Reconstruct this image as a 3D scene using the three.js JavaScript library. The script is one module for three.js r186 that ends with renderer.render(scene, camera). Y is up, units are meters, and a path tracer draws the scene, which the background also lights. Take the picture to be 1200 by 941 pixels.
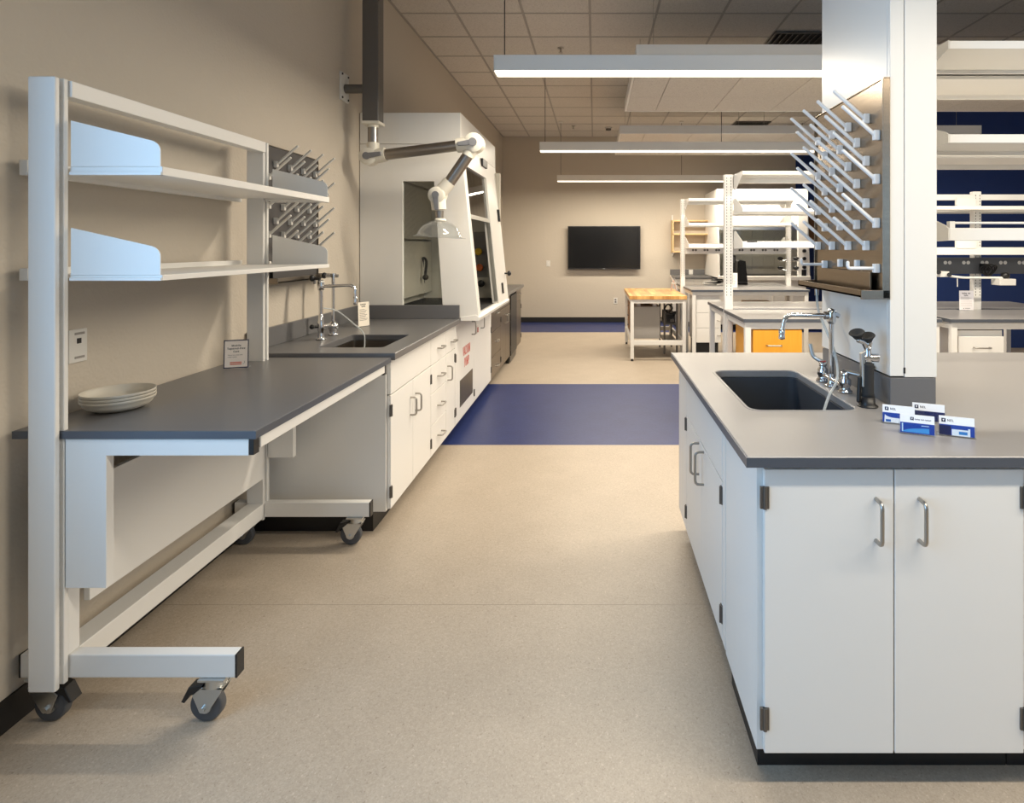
import * as THREE from 'three';
import { RoundedBoxGeometry } from 'three/addons/geometries/RoundedBoxGeometry.js';
import { mergeGeometries } from 'three/addons/utils/BufferGeometryUtils.js';
import { RectAreaLightUniformsLib } from 'three/addons/lights/RectAreaLightUniformsLib.js';
RectAreaLightUniformsLib.init();

// ---------------------------------------------------------------- camera, light, exposure
// x to the right, y up; d is the distance in front of the camera (z = -d)
const EYE = 1.47, FOCAL = 694, VPX = 697, VPY = 289;
const scene = new THREE.Scene();
const camera = new THREE.PerspectiveCamera(2 * Math.atan(470.5 / FOCAL) * 180 / Math.PI, 1200 / 941, 0.05, 60);
camera.position.set(0, EYE, 0);
camera.lookAt(0, EYE, -1);
camera.setViewOffset(1200, 941, 600 - VPX, 470.5 - VPY, 1200, 941);
camera.updateProjectionMatrix();
const renderer = new THREE.WebGLRenderer({ antialias: true });
renderer.toneMapping = THREE.LinearToneMapping;
renderer.toneMappingExposure = 1.4;
renderer.shadowMap.enabled = true;
scene.background = new THREE.Color().setRGB(0.55, 0.74, 1.0);
const PENDANT_LIGHT = 62, PENDANT_COLOR = new THREE.Color().setRGB(1.0, 0.89, 0.72);
const DAYLIGHT = 3.5, DAY_COLOR = new THREE.Color().setRGB(0.33, 0.63, 1.0);
const WALL_X = -1.79, BACK_D = 11.5, CEIL_Y = 3.6, REAR_D = -3.6, RIGHT_X = 6.4;
// daylight through the two windows behind the camera: one in the left wall, one in the rear wall
const WIN_L = { d0: -1.0, d1: 1.35, y0: 0.75, y1: 2.7 }, WIN_R = { x0: 2.5, x1: 6.0, y0: 0.75, y1: 2.9 };
{
  const a = new THREE.RectAreaLight(DAY_COLOR, DAYLIGHT, WIN_L.d1 - WIN_L.d0 - 0.1, WIN_L.y1 - WIN_L.y0 - 0.1);
  a.position.set(WALL_X + 0.02, (WIN_L.y0 + WIN_L.y1) / 2, -(WIN_L.d0 + WIN_L.d1) / 2);
  a.rotation.y = -Math.PI / 2; a.name = 'window_daylight'; scene.add(a);
  const b = new THREE.RectAreaLight(DAY_COLOR, DAYLIGHT * 0.1, WIN_R.x1 - WIN_R.x0 - 0.1, WIN_R.y1 - WIN_R.y0 - 0.1);
  b.position.set((WIN_R.x0 + WIN_R.x1) / 2, (WIN_R.y0 + WIN_R.y1) / 2, -REAR_D - 0.02);
  b.name = 'window_daylight_001'; scene.add(b);
}

// ---------------------------------------------------------------- helpers
let seed = 7;
const rnd = () => { seed = (seed * 1664525 + 1013904223) >>> 0; return seed / 4294967296; };
const V = (x, y, d) => new THREE.Vector3(x, y, -d);
function box(x0, x1, y0, y1, d0, d1, r = 0.0025) {
  const w = x1 - x0, h = y1 - y0, e = d1 - d0, m = Math.min(w, h, e);
  const g = r > 0 && m > 0.004 ? new RoundedBoxGeometry(w, h, e, 1, Math.min(r, m * 0.3)) : new THREE.BoxGeometry(w, h, e);
  return g.translate((x0 + x1) / 2, (y0 + y1) / 2, -(d0 + d1) / 2);
}
function cyl(a, b, r, r2 = r, seg = 20) {
  const v = new THREE.Vector3().subVectors(b, a), g = new THREE.CylinderGeometry(r2, r, v.length(), seg);
  g.translate(0, v.length() / 2, 0);
  g.applyQuaternion(new THREE.Quaternion().setFromUnitVectors(new THREE.Vector3(0, 1, 0), v.clone().normalize()));
  return g.translate(a.x, a.y, a.z);
}
function lathe(profile, at, seg = 32, axis) {
  const g = new THREE.LatheGeometry(profile.map(([r, y]) => new THREE.Vector2(r, y)), seg);
  if (axis) g.applyQuaternion(new THREE.Quaternion().setFromUnitVectors(new THREE.Vector3(0, 1, 0), axis.clone().normalize()));
  return g.translate(at.x, at.y, at.z);
}
function ball(at, r, sx = 1, sy = 1, sz = 1, seg = 18) { return new THREE.SphereGeometry(r, seg, 12).scale(sx, sy, sz).translate(at.x, at.y, at.z); }
function tube(points, r, bend = 0.02, seg = 8, n = 10) {   // a pipe along straight legs with rounded corners
  const path = new THREE.CurvePath();
  let from = points[0];
  for (let i = 1; i < points.length - 1; i++) {
    const p = points[i], a = new THREE.Vector3().subVectors(p, from), b = new THREE.Vector3().subVectors(points[i + 1], p);
    const k = Math.min(bend, a.length() * 0.49, b.length() * 0.49);
    const s = p.clone().addScaledVector(a.normalize(), -k), e = p.clone().addScaledVector(b.normalize(), k);
    path.add(new THREE.LineCurve3(from, s)); path.add(new THREE.QuadraticBezierCurve3(s, p, e)); from = e;
  }
  path.add(new THREE.LineCurve3(from, points[points.length - 1]));
  const g = new THREE.TubeGeometry(path, n * (points.length - 1), r, seg, false);
  return mergeAll([g, ball(points[0], r, 1, 1, 1, 8), ball(points[points.length - 1], r, 1, 1, 1, 8)]);
}
function hose(points, r, n = 40, seg = 8) { return new THREE.TubeGeometry(new THREE.CatmullRomCurve3(points), n, r, seg, false); }
function poly(points, holes = []) {
  const s = new THREE.Shape(points.map(p => new THREE.Vector2(...p)));
  for (const h of holes) s.holes.push(new THREE.Path(h.map(p => new THREE.Vector2(...p))));
  return s;
}
function rounded(x0, x1, y0, y1, r, C = THREE.Shape) {
  const s = new C();
  s.moveTo(x0 + r, y0); s.lineTo(x1 - r, y0); s.quadraticCurveTo(x1, y0, x1, y0 + r); s.lineTo(x1, y1 - r); s.quadraticCurveTo(x1, y1, x1 - r, y1);
  s.lineTo(x0 + r, y1); s.quadraticCurveTo(x0, y1, x0, y1 - r); s.lineTo(x0, y0 + r); s.quadraticCurveTo(x0, y0, x0 + r, y0);
  return s;
}
const ext = (shape, depth, bevel = 0, cs = 6) => new THREE.ExtrudeGeometry(shape, { depth: depth - 2 * bevel, bevelEnabled: bevel > 0, bevelSize: bevel, bevelThickness: bevel, bevelOffset: -bevel, bevelSegments: 1, curveSegments: cs }).translate(0, 0, bevel);
const flatXD = (shape, y0, t, bevel = 0, cs = 6) => ext(shape, t, bevel, cs).rotateX(-Math.PI / 2).translate(0, y0, 0);        // shape in (x, d), thickness up
const upXY = (shape, d, t, bevel = 0, cs = 6) => ext(shape, t, bevel, cs).translate(0, 0, -d - t);                             // shape in (x, y), near face at d
const upDY = (shape, x, t, bevel = 0, cs = 6) => ext(shape, t, bevel, cs).rotateY(Math.PI / 2).translate(x, 0, 0);              // shape in (d, y), from x to x + t
function mergeAll(list) {
  const parts = list.flat().map(g => {
    const q = g.index ? g.toNonIndexed() : g.clone();
    for (const k of Object.keys(q.attributes)) if (!['position', 'normal', 'uv'].includes(k)) q.deleteAttribute(k);
    q.morphAttributes = {}; q.clearGroups();
    return q;
  });
  return parts.length === 1 ? parts[0] : mergeGeometries(parts);
}
function metres(g) {   // uv in metres, from the side each triangle faces most
  const p = g.attributes.position, uv = new Float32Array(p.count * 2), a = new THREE.Vector3(), b = new THREE.Vector3(), c = new THREE.Vector3();
  for (let i = 0; i < p.count; i += 3) {
    a.fromBufferAttribute(p, i); b.fromBufferAttribute(p, i + 1).sub(a); c.fromBufferAttribute(p, i + 2).sub(a); b.cross(c);
    const x = Math.abs(b.x), y = Math.abs(b.y), z = Math.abs(b.z);
    for (let k = i; k < i + 3; k++) {
      const X = p.getX(k), Y = p.getY(k), Z = p.getZ(k);
      const [u, v] = y >= x && y >= z ? [X, -Z] : x >= z ? [-Z, Y] : [X, Y];
      uv[2 * k] = u; uv[2 * k + 1] = v;
    }
  }
  g.setAttribute('uv', new THREE.BufferAttribute(uv, 2));
  return g;
}
const taken = {};
function numbered(n) { const k = taken[n] = (taken[n] ?? -1) + 1; return k ? n + '_' + String(k).padStart(3, '0') : n; }
const anchors = new WeakMap();
function thing(name, label, category, at, group) {      // a Group at the thing's base; parts are given in world coordinates
  const o = new THREE.Group(); o.name = numbered(name); o.position.copy(at); scene.add(o);
  o.userData = { label, category }; if (group) o.userData.group = group;
  anchors.set(o, at.clone());
  return o;
}
function setting(name, at = V(0, 0, 0)) { const o = new THREE.Group(); o.name = name; o.position.copy(at); o.userData = { kind: 'structure' }; scene.add(o); anchors.set(o, at.clone()); return o; }
function part(name, geos, mat, parent, opt = {}) {
  let g = mergeAll(Array.isArray(geos) ? geos : [geos]);
  if (!opt.keepUV) metres(g);
  const off = anchors.get(parent);
  g.translate(-off.x, -off.y, -off.z);
  const m = new THREE.Mesh(g, mat); m.name = name; m.castShadow = m.receiveShadow = true; parent.add(m); anchors.set(m, off);
  if (opt.stuff) m.userData.kind = 'stuff';
  if (opt.label) m.userData.label = opt.label;
  return m;
}
function structure(name, geos, mat) { const s = part(name, geos, mat, setting_root); scene.add(s); s.userData.kind = 'structure'; return s; }
const setting_root = new THREE.Group(); anchors.set(setting_root, new THREE.Vector3());
function dup(o, at, label, group, turn) {
  const c = o.clone(); c.name = numbered(o.name.replace(/_\d{3}$/, '')); c.position.copy(at); c.userData = { ...o.userData }; scene.add(c);
  if (label) c.userData.label = label; if (group) c.userData.group = group; if (turn !== undefined) c.rotation.y = turn;
  return c;
}
// a frame on a cabinet face: u along the face, v up, w outwards
function face(dir, x, d) {
  const z = -d, B = { right: [[0, 0, -1], [1, 0, 0]], left: [[0, 0, 1], [-1, 0, 0]], front: [[1, 0, 0], [0, 0, 1]] }[dir];
  const u = new THREE.Vector3(...B[0]), w = new THREE.Vector3(...B[1]);
  const m = new THREE.Matrix4().makeBasis(u, new THREE.Vector3(0, 1, 0), w).setPosition(x, 0, z);
  return {
    b: (u0, u1, v0, v1, w0, w1, r = 0.002) => { const e = Math.min(u1 - u0, v1 - v0, w1 - w0); return (r > 0 && e > 0.004 ? new RoundedBoxGeometry(u1 - u0, v1 - v0, w1 - w0, 1, Math.min(r, e * 0.3)) : new THREE.BoxGeometry(u1 - u0, v1 - v0, w1 - w0)).translate((u0 + u1) / 2, (v0 + v1) / 2, (w0 + w1) / 2).applyMatrix4(m); },
    p: (a, b, c) => new THREE.Vector3(a, b, c).applyMatrix4(m),
    m,
  };
}
const pullBar = (F, u0, v0, u1, v1, w0 = 0.02, out = 0.035, r = 0.0055) => tube([F.p(u0, v0, w0), F.p(u0, v0, w0 + out), F.p(u1, v1, w0 + out), F.p(u1, v1, w0)], r, 0.016, 8, 7);
const vpull = (F, u, v, len = 0.1) => pullBar(F, u, v - len / 2, u, v + len / 2);
const hpull = (F, u, v, len = 0.1) => pullBar(F, u - len / 2, v, u + len / 2, v);
const hinge = (F, u, v, s = 0.03) => [F.b(u - 0.012, u + 0.012, v - s, v + s, 0.016, 0.024, 0.001), cyl(F.p(u, v - s, 0.024), F.p(u, v + s, 0.024), 0.0055, 0.0055, 8)];

// ---------------------------------------------------------------- materials
function noiseTex(size, fn, srgb = true) {
  const d = new Uint8Array(size * size * 4);
  for (let i = 0; i < size * size; i++) { const c = fn(i % size, (i / size) | 0); d[4 * i] = c[0]; d[4 * i + 1] = c[1]; d[4 * i + 2] = c[2]; d[4 * i + 3] = 255; }
  const t = new THREE.DataTexture(d, size, size); t.wrapS = t.wrapT = THREE.RepeatWrapping; t.magFilter = THREE.LinearFilter; t.minFilter = THREE.LinearMipmapLinearFilter; t.generateMipmaps = true;
  if (srgb) t.colorSpace = THREE.SRGBColorSpace; t.needsUpdate = true; return t;
}
function smoothNoise(size, cells) {   // tileable value noise in 0..1
  const g = new Float32Array(cells * cells).map(rnd);
  return (x, y) => {
    const fx = x / size * cells, fy = y / size * cells, i = Math.floor(fx), j = Math.floor(fy), a = fx - i, b = fy - j, s = a * a * (3 - 2 * a), t = b * b * (3 - 2 * b);
    const q = (m, n) => g[((n % cells) + cells) % cells * cells + ((m % cells) + cells) % cells];
    return (q(i, j) * (1 - s) + q(i + 1, j) * s) * (1 - t) + (q(i, j + 1) * (1 - s) + q(i + 1, j + 1) * s) * t;
  };
}
const clamp = v => Math.max(0, Math.min(255, v));
function speckle(base, dark, light) {
  const a = smoothNoise(1024, 320), b = smoothNoise(1024, 140), c = smoothNoise(1024, 9);
  const fleck = smoothNoise(1024, 256);
  return noiseTex(1024, (x, y) => {
    const f = fleck(x, y), k = (a(x, y) - 0.5) * 13 + (b(x, y) - 0.5) * 8 + (c(x, y) - 0.5) * 6;
    const e = f > 0.9 ? light : f < 0.09 ? dark : 0;
    return base.map(v => clamp(v + k + e));
  });
}
const floorTex = speckle([172, 159, 143], -24, 18), blueTex = speckle([31, 46, 98], -8, 11);
const bumpA = smoothNoise(512, 128), bumpB = smoothNoise(512, 40);
const wallBump = noiseTex(512, (x, y) => { const v = clamp(255 * (bumpA(x, y) * 0.6 + bumpB(x, y) * 0.4)); return [v, v, v]; }, false);
const tileA = smoothNoise(512, 200), tileB = smoothNoise(512, 90);
const tileTex = noiseTex(512, (x, y) => { const p = tileA(x, y), k = (tileB(x, y) - 0.5) * 10 - (p > 0.83 ? 26 : 0); return [clamp(214 + k), clamp(208 + k), clamp(200 + k)]; });
const brushA = smoothNoise(512, 256), brushB = smoothNoise(512, 64);
const brushTex = noiseTex(512, (x, y) => { const k = (brushA((x / 48) | 0, y) - 0.5) * 12 + (brushB(x, y) - 0.5) * 4; return [clamp(205 + k), clamp(200 + k), clamp(192 + k)]; });
function woodTex(c0, c1, strips) {
  const n1 = smoothNoise(512, 64), n2 = smoothNoise(512, 8), tone = Array.from({ length: 64 }, rnd);
  return noiseTex(512, (x, y) => {
    const s = strips ? Math.floor(x / 512 * strips) : 0, t = strips ? tone[(s * 7 + Math.floor((y + tone[s] * 512) / 170) * 3) % 64] : 0.5;
    const k = 0.6 * t + 0.25 * n1(x * 2 % 512, y * 0.12) + 0.15 * n2(x, y);
    return c0.map((v, i) => clamp(v + (c1[i] - v) * k));
  });
}
const std = (rgb, roughness, extra = {}) => new THREE.MeshStandardMaterial({ color: new THREE.Color().setRGB(...rgb), roughness, ...extra });
const phys = (rgb, roughness, extra = {}) => new THREE.MeshPhysicalMaterial({ color: new THREE.Color().setRGB(...rgb), roughness, ...extra });
const M = {
  floor: new THREE.MeshStandardMaterial({ map: floorTex, roughness: 0.42, bumpMap: wallBump, bumpScale: 0.0004 }),
  floorBlue: new THREE.MeshStandardMaterial({ map: blueTex, roughness: 0.42, bumpMap: wallBump, bumpScale: 0.0004 }),
  wall: std([0.56, 0.5, 0.42], 0.75, { bumpMap: wallBump, bumpScale: 0.0012 }),
  wallBlue: std([0.013, 0.043, 0.19], 0.55, { bumpMap: wallBump, bumpScale: 0.0012 }),
  tile: new THREE.MeshStandardMaterial({ map: tileTex, roughness: 0.95 }),
  grid: std([0.4, 0.37, 0.34], 0.6),
  rubber: std([0.012, 0.011, 0.011], 0.5),
  white: std([0.8, 0.78, 0.74], 0.38),
  paint: std([0.78, 0.765, 0.735], 0.42),
  lam: std([0.8, 0.785, 0.755], 0.45),
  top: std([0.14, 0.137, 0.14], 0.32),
  topLit: std([0.27, 0.262, 0.262], 0.3),  // lighter copy of top: lamp light painted into island and bench worktops
  edge: std([0.075, 0.085, 0.105], 0.4),  // darker colour for slab edges, painting in how little light they catch
  steel: new THREE.MeshStandardMaterial({ map: brushTex, color: new THREE.Color().setRGB(0.46, 0.4, 0.34), metalness: 1, roughness: 0.26 }),
  steelDark: new THREE.MeshStandardMaterial({ map: brushTex, color: new THREE.Color().setRGB(0.42, 0.38, 0.34), metalness: 1, roughness: 0.36 }),
  satin: std([0.42, 0.4, 0.37], 0.35, { metalness: 1 }),
  chrome: std([0.72, 0.72, 0.73], 0.1, { metalness: 1 }),
  zinc: std([0.6, 0.61, 0.6], 0.28, { metalness: 1 }),
  hinge: std([0.16, 0.15, 0.14], 0.4, { metalness: 0.8 }),
  black: std([0.01, 0.01, 0.011], 0.4),
  matteBlack: std([0.02, 0.02, 0.021], 0.8),
  screen: phys([0.004, 0.004, 0.005], 0.16),
  greyPlastic: std([0.12, 0.115, 0.11], 0.5),
  wheel: std([0.07, 0.075, 0.085], 0.45),
  ductGrey: std([0.16, 0.15, 0.14], 0.4, { metalness: 0.5 }),
  alu: std([0.36, 0.33, 0.3], 0.33, { metalness: 1 }),
  cream: std([0.78, 0.74, 0.64], 0.35),
  lever: std([0.2, 0.2, 0.21], 0.4),
  glass: phys([0.95, 0.97, 0.96], 0.03, { transmission: 1, thickness: 0, ior: 1.45 }),
  tinted: phys([0.35, 0.36, 0.36], 0.03, { transmission: 1, thickness: 0, ior: 1.45 }),
  clear: phys([0.95, 0.96, 0.96], 0.06, { transmission: 0.97, thickness: 0, ior: 1.45 }),
  tubing: phys([0.85, 0.88, 0.88], 0.15, { transmission: 0.6, thickness: 0, ior: 1.4 }),
  acrylic: phys([0.97, 0.98, 0.99], 0.04, { transmission: 1, thickness: 0, ior: 1.45 }),
  peg: std([0.86, 0.86, 0.87], 0.35),
  board: std([0.075, 0.07, 0.07], 0.5),
  sink: std([0.055, 0.062, 0.075], 0.4),
  yellow: new THREE.MeshStandardMaterial({ map: woodTex([226, 150, 34], [240, 176, 62]), roughness: 0.45 }),
  wood: new THREE.MeshStandardMaterial({ map: woodTex([212, 178, 126], [232, 203, 156]), roughness: 0.5 }),
  butcher: new THREE.MeshStandardMaterial({ map: woodTex([168, 108, 50], [246, 204, 132], 14), roughness: 0.4 }),
  drawerWood: new THREE.MeshStandardMaterial({ map: woodTex([120, 84, 50], [160, 116, 74]), roughness: 0.55 }),
  ceramic: std([0.6, 0.56, 0.48], 0.45),
  plate: std([0.72, 0.7, 0.66], 0.4),
  liner: std([0.74, 0.7, 0.6], 0.5),
  knobYellow: std([0.85, 0.55, 0.02], 0.35), knobOrange: std([0.85, 0.17, 0.02], 0.35), knobRed: std([0.4, 0.02, 0.02], 0.4),
  raceway: std([0.1, 0.105, 0.115], 0.45),
  midGrey: std([0.3, 0.28, 0.26], 0.6),  // even grey of the outlet strips, fixture panel and drawer carcass
  lens: new THREE.MeshStandardMaterial({ color: 0xffffff, emissive: PENDANT_COLOR, emissiveIntensity: 1.6, roughness: 0.6 }),
};
M.butcher.map.repeat.set(1.32, 0.8);
// lines of print too small to read in the photograph: rows of word-length strokes
function greek(g, x, y, w, h, words) { let cx = x; for (const k of words) { const ww = w * k; for (let i = 0; i * h * 0.62 < ww - h * 0.4; i++) g.fillRect(cx + i * h * 0.62, y + ((i * 5) % 3) * h * 0.1, h * 0.42, h * (0.8 + 0.2 * ((i * 7) % 2))); cx += ww + h * 0.6; } }
function canvasMat(w, h, draw, roughness = 0.5) {
  const c = document.createElement('canvas'); c.width = w; c.height = h;
  const g = c.getContext('2d'); draw(g, w, h);
  const t = new THREE.CanvasTexture(c); t.colorSpace = THREE.SRGBColorSpace; t.anisotropy = 4;
  return new THREE.MeshStandardMaterial({ map: t, roughness });
}

// ---------------------------------------------------------------- the room
{
  const floor = setting('floor');
  const X0 = WALL_X - 0.1, X1 = RIGHT_X + 0.1;
  part('subfloor', box(X0, X1, -0.12, -0.003, REAR_D - 0.1, BACK_D + 0.1, 0), M.rubber, floor);
  const seams = [[REAR_D, 2.43, M.floor], [2.4315, 4.388, M.floor], [4.388, 6.337, M.floorBlue], [6.337, 10.16, M.floor], [10.16, BACK_D, M.floorBlue]];
  for (const [a, b, m] of seams) part('vinyl_sheet', box(X0, X1, -0.003, 0, a, b, 0), m, floor);

  const ceiling = setting('ceiling', V(0, CEIL_Y, 0));
  part('deck', box(X0, X1, CEIL_Y + 0.03, CEIL_Y + 0.15, REAR_D - 0.1, BACK_D + 0.1, 0), M.tile, ceiling);
  const gx = [WALL_X]; for (let k = 0; k < 13; k++) gx.push(-1.265 + 0.61 * k); gx.push(RIGHT_X);
  const gd = [BACK_D]; for (let k = 0; k < 24; k++) gd.push(10.905 - 0.61 * k); gd.push(REAR_D);
  const shared = {};
  for (let i = 0; i + 1 < gx.length; i++) for (let j = 0; j + 1 < gd.length; j++) {
    const w = gx[i + 1] - gx[i] - 0.02, e = gd[j] - gd[j + 1] - 0.02;
    if (gd[j] < 4.4 || w < 0.05 || e < 0.05) continue;
    const key = w.toFixed(3) + '/' + e.toFixed(3);
    const g = shared[key] ??= metres(mergeAll([box(-w / 2, w / 2, 0.004, 0.02, -e / 2, e / 2, 0.003)]));
    const m = new THREE.Mesh(g, M.tile); m.name = 'ceiling_tile'; m.castShadow = m.receiveShadow = true;
    m.position.set((gx[i] + gx[i + 1]) / 2, (rnd() - 0.5) * 0.001, -(gd[j] + gd[j + 1]) / 2); ceiling.add(m);
  }
  part('tile_field', gx.slice(0, -1).map((x, i) => gd.slice(0, -1).filter(d => d < 4.4).map((d, j, l) => box(x + 0.01, gx[i + 1] - 0.01, CEIL_Y + 0.004, CEIL_Y + 0.02, Math.max(REAR_D, d - 0.6), d - 0.01, 0))).flat(), M.tile, ceiling, { stuff: true });
  for (const x of gx.slice(1, -1)) part('main_runner', box(x - 0.011, x + 0.011, CEIL_Y, CEIL_Y + 0.03, REAR_D, BACK_D, 0.001), M.grid, ceiling);
  for (const d of gd.slice(1, -1)) part('cross_tee', box(WALL_X, RIGHT_X, CEIL_Y + 0.0008, CEIL_Y + 0.03, d - 0.011, d + 0.011, 0.001), M.grid, ceiling);
  part('wall_angle', [box(WALL_X, WALL_X + 0.022, CEIL_Y - 0.001, CEIL_Y + 0.03, REAR_D, BACK_D, 0), box(WALL_X, RIGHT_X, CEIL_Y - 0.001, CEIL_Y + 0.03, BACK_D - 0.022, BACK_D, 0)], M.grid, ceiling);

  // walls (with thickness, closed round the room)
  const L = WIN_L, R = WIN_R, T = 0.12, top = CEIL_Y + 0.15;
  structure('wall_left', [box(WALL_X - T, WALL_X, 0, top, L.d1, BACK_D + T, 0), box(WALL_X - T, WALL_X, 0, top, REAR_D - T, L.d0, 0), box(WALL_X - T, WALL_X, 0, L.y0, L.d0, L.d1, 0), box(WALL_X - T, WALL_X, L.y1, top, L.d0, L.d1, 0)], M.wall);
  structure('wall_back', box(WALL_X, 3.9, 0, top, BACK_D, BACK_D + T, 0), M.wall);
  structure('wall_back_blue', box(3.9, RIGHT_X + T, 0, top, BACK_D, BACK_D + T, 0), M.wallBlue);
  structure('wall_partition', box(3.42, RIGHT_X, 0, CEIL_Y - 0.01, 8.6, 8.74, 0), M.wallBlue);
  structure('wall_right', box(RIGHT_X, RIGHT_X + T, 0, top, REAR_D - T, BACK_D, 0), M.wall);
  structure('wall_rear', [box(WALL_X, R.x0, 0, top, REAR_D - T, REAR_D, 0), box(R.x1, RIGHT_X, 0, top, REAR_D - T, REAR_D, 0), box(R.x0, R.x1, 0, R.y0, REAR_D - T, REAR_D, 0), box(R.x0, R.x1, R.y1, top, REAR_D - T, REAR_D, 0)], M.wall);
  const w1 = setting('window_1', V(WALL_X, L.y0, L.d0)), w2 = setting('window_2', V(R.x0, R.y0, REAR_D));
  part('pane', box(WALL_X - 0.07, WALL_X - 0.066, L.y0, L.y1, L.d0, L.d1, 0), M.glass, w1);
  part('frame', [box(WALL_X - 0.09, WALL_X - 0.04, L.y0, L.y0 + 0.05, L.d0, L.d1), box(WALL_X - 0.09, WALL_X - 0.04, L.y1 - 0.05, L.y1, L.d0, L.d1), box(WALL_X - 0.09, WALL_X - 0.04, L.y0, L.y1, L.d0, L.d0 + 0.05), box(WALL_X - 0.09, WALL_X - 0.04, L.y0, L.y1, L.d1 - 0.05, L.d1), box(WALL_X - 0.09, WALL_X - 0.04, L.y0, L.y1, 0.15, 0.21)], M.satin, w1);
  part('pane', box(R.x0, R.x1, R.y0, R.y1, REAR_D - 0.07, REAR_D - 0.066, 0), M.glass, w2);
  part('frame', [box(R.x0, R.x1, R.y0, R.y0 + 0.05, REAR_D - 0.09, REAR_D - 0.04), box(R.x0, R.x1, R.y1 - 0.05, R.y1, REAR_D - 0.09, REAR_D - 0.04), box(R.x0, R.x0 + 0.05, R.y0, R.y1, REAR_D - 0.09, REAR_D - 0.04), box(R.x1 - 0.05, R.x1, R.y0, R.y1, REAR_D - 0.09, REAR_D - 0.04), box(4.22, 4.28, R.y0, R.y1, REAR_D - 0.09, REAR_D - 0.04)], M.satin, w2);
  structure('baseboard_left', box(WALL_X, WALL_X + 0.008, 0, 0.1, REAR_D, 3.05, 0.002), M.rubber);
  structure('baseboard_left_001', box(WALL_X, WALL_X + 0.008, 0, 0.1, 8.6, BACK_D, 0.002), M.rubber);
  structure('baseboard_back', box(WALL_X, 1.46, 0, 0.1, BACK_D - 0.008, BACK_D, 0.002), M.rubber);
}

// ---------------------------------------------------------------- ceiling fittings
function pendant(d, label, group, x0 = -0.64, x1 = 3.6, dim = 1) {
  const y0 = 2.576, y1 = 2.684, w = 0.065;
  const t = thing('pendant_light', label, 'pendant light', V((x0 + x1) / 2, y0, d), group);
  part('housing', [box(x0, x1, y0 + 0.009, y1, d - w, d + w, 0.003), box(x0, x0 + 0.006, y0 + 0.001, y1, d - w, d + w, 0.001), box(x1 - 0.006, x1, y0 + 0.001, y1, d - w, d + w, 0.001)], M.white, t);
  part('lens', box(x0 + 0.007, x1 - 0.007, y0 + 0.002, y0 + 0.012, d - w + 0.002, d + w - 0.002, 0.004), M.lens, t);
  for (const x of [x0 + 0.06, (x0 + x1) / 2, x1 - 0.06]) {
    const c = part('suspension_cable', cyl(V(x, y1, d), V(x, CEIL_Y, d), 0.0035, 0.0035, 6), M.matteBlack, t);
    part('canopy', lathe([[0.0, 0], [0.03, 0.002], [0.035, 0.015], [0.035, 0.02], [0, 0.02]], V(x, CEIL_Y - 0.02, d), 16), M.white, c);
  }
  const l = new THREE.RectAreaLight(PENDANT_COLOR, PENDANT_LIGHT * dim, x1 - x0 - 0.02, 2 * w - 0.01);
  l.rotation.x = -Math.PI / 2; l.position.set(0, -0.002, 0); l.name = 'pendant_lamp'; t.add(l);
}
pendant(3.81, 'long white linear pendant light hanging in front of the white service column');
pendant(6.92, 'long white linear pendant light hanging below the ceiling panel beyond the column');
pendant(10.1, 'long white linear pendant light hanging above the wall television');
pendant(0.86, 'long white linear pendant light over the front of the sink island', undefined, 0.55, 4.8, 0.74);

function cloud(d0, d1, label) {
  const y0 = 2.9, y1 = 3.007, x0 = 0.315, x1 = 4.9;
  const t = thing('ceiling_cloud', label, 'ceiling panel', V((x0 + x1) / 2, y0, (d0 + d1) / 2), 'suspended ceiling panels');
  part('rim', [box(x0, x1, y0, y1, d0, d0 + 0.02), box(x0, x1, y0, y1, d1 - 0.02, d1), box(x0, x0 + 0.02, y0, y1, d0 + 0.02, d1 - 0.02), box(x1 - 0.02, x1, y0, y1, d0 + 0.02, d1 - 0.02)], M.white, t);
  part('backing', box(x0 + 0.02, x1 - 0.02, y0 + 0.03, y0 + 0.05, d0 + 0.02, d1 - 0.02, 0), M.tile, t);
  const xs = [x0 + 0.02, 0.64, 1.245, 1.85, 2.455, 3.06, 3.665, 4.27, x1 - 0.02], n = 3;
  for (let i = 0; i + 1 < xs.length; i++) for (let j = 0; j < n; j++) {
    const a = d0 + 0.02 + (d1 - d0 - 0.04) * j / n, b = d0 + 0.02 + (d1 - d0 - 0.04) * (j + 1) / n;
    part('panel_tile', box(xs[i] + 0.002, xs[i + 1] - 0.002, y0 + 0.003, y0 + 0.03, a + 0.002, b - 0.002, 0.003), M.tile, t);
  }
  for (const x of [x0 + 0.15, 2.2, x1 - 0.2]) for (const d of [d0 + 0.2, d1 - 0.2]) part('hanger_wire', cyl(V(x, y1 - 0.05, d), V(x, CEIL_Y, d), 0.0025, 0.0025, 6), M.satin, t);
}
cloud(4.5, 6.28, 'white rectangular suspended ceiling panel next to the service column');
cloud(7.5, 9.25, 'white rectangular suspended ceiling panel above the benches at the back');

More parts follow.
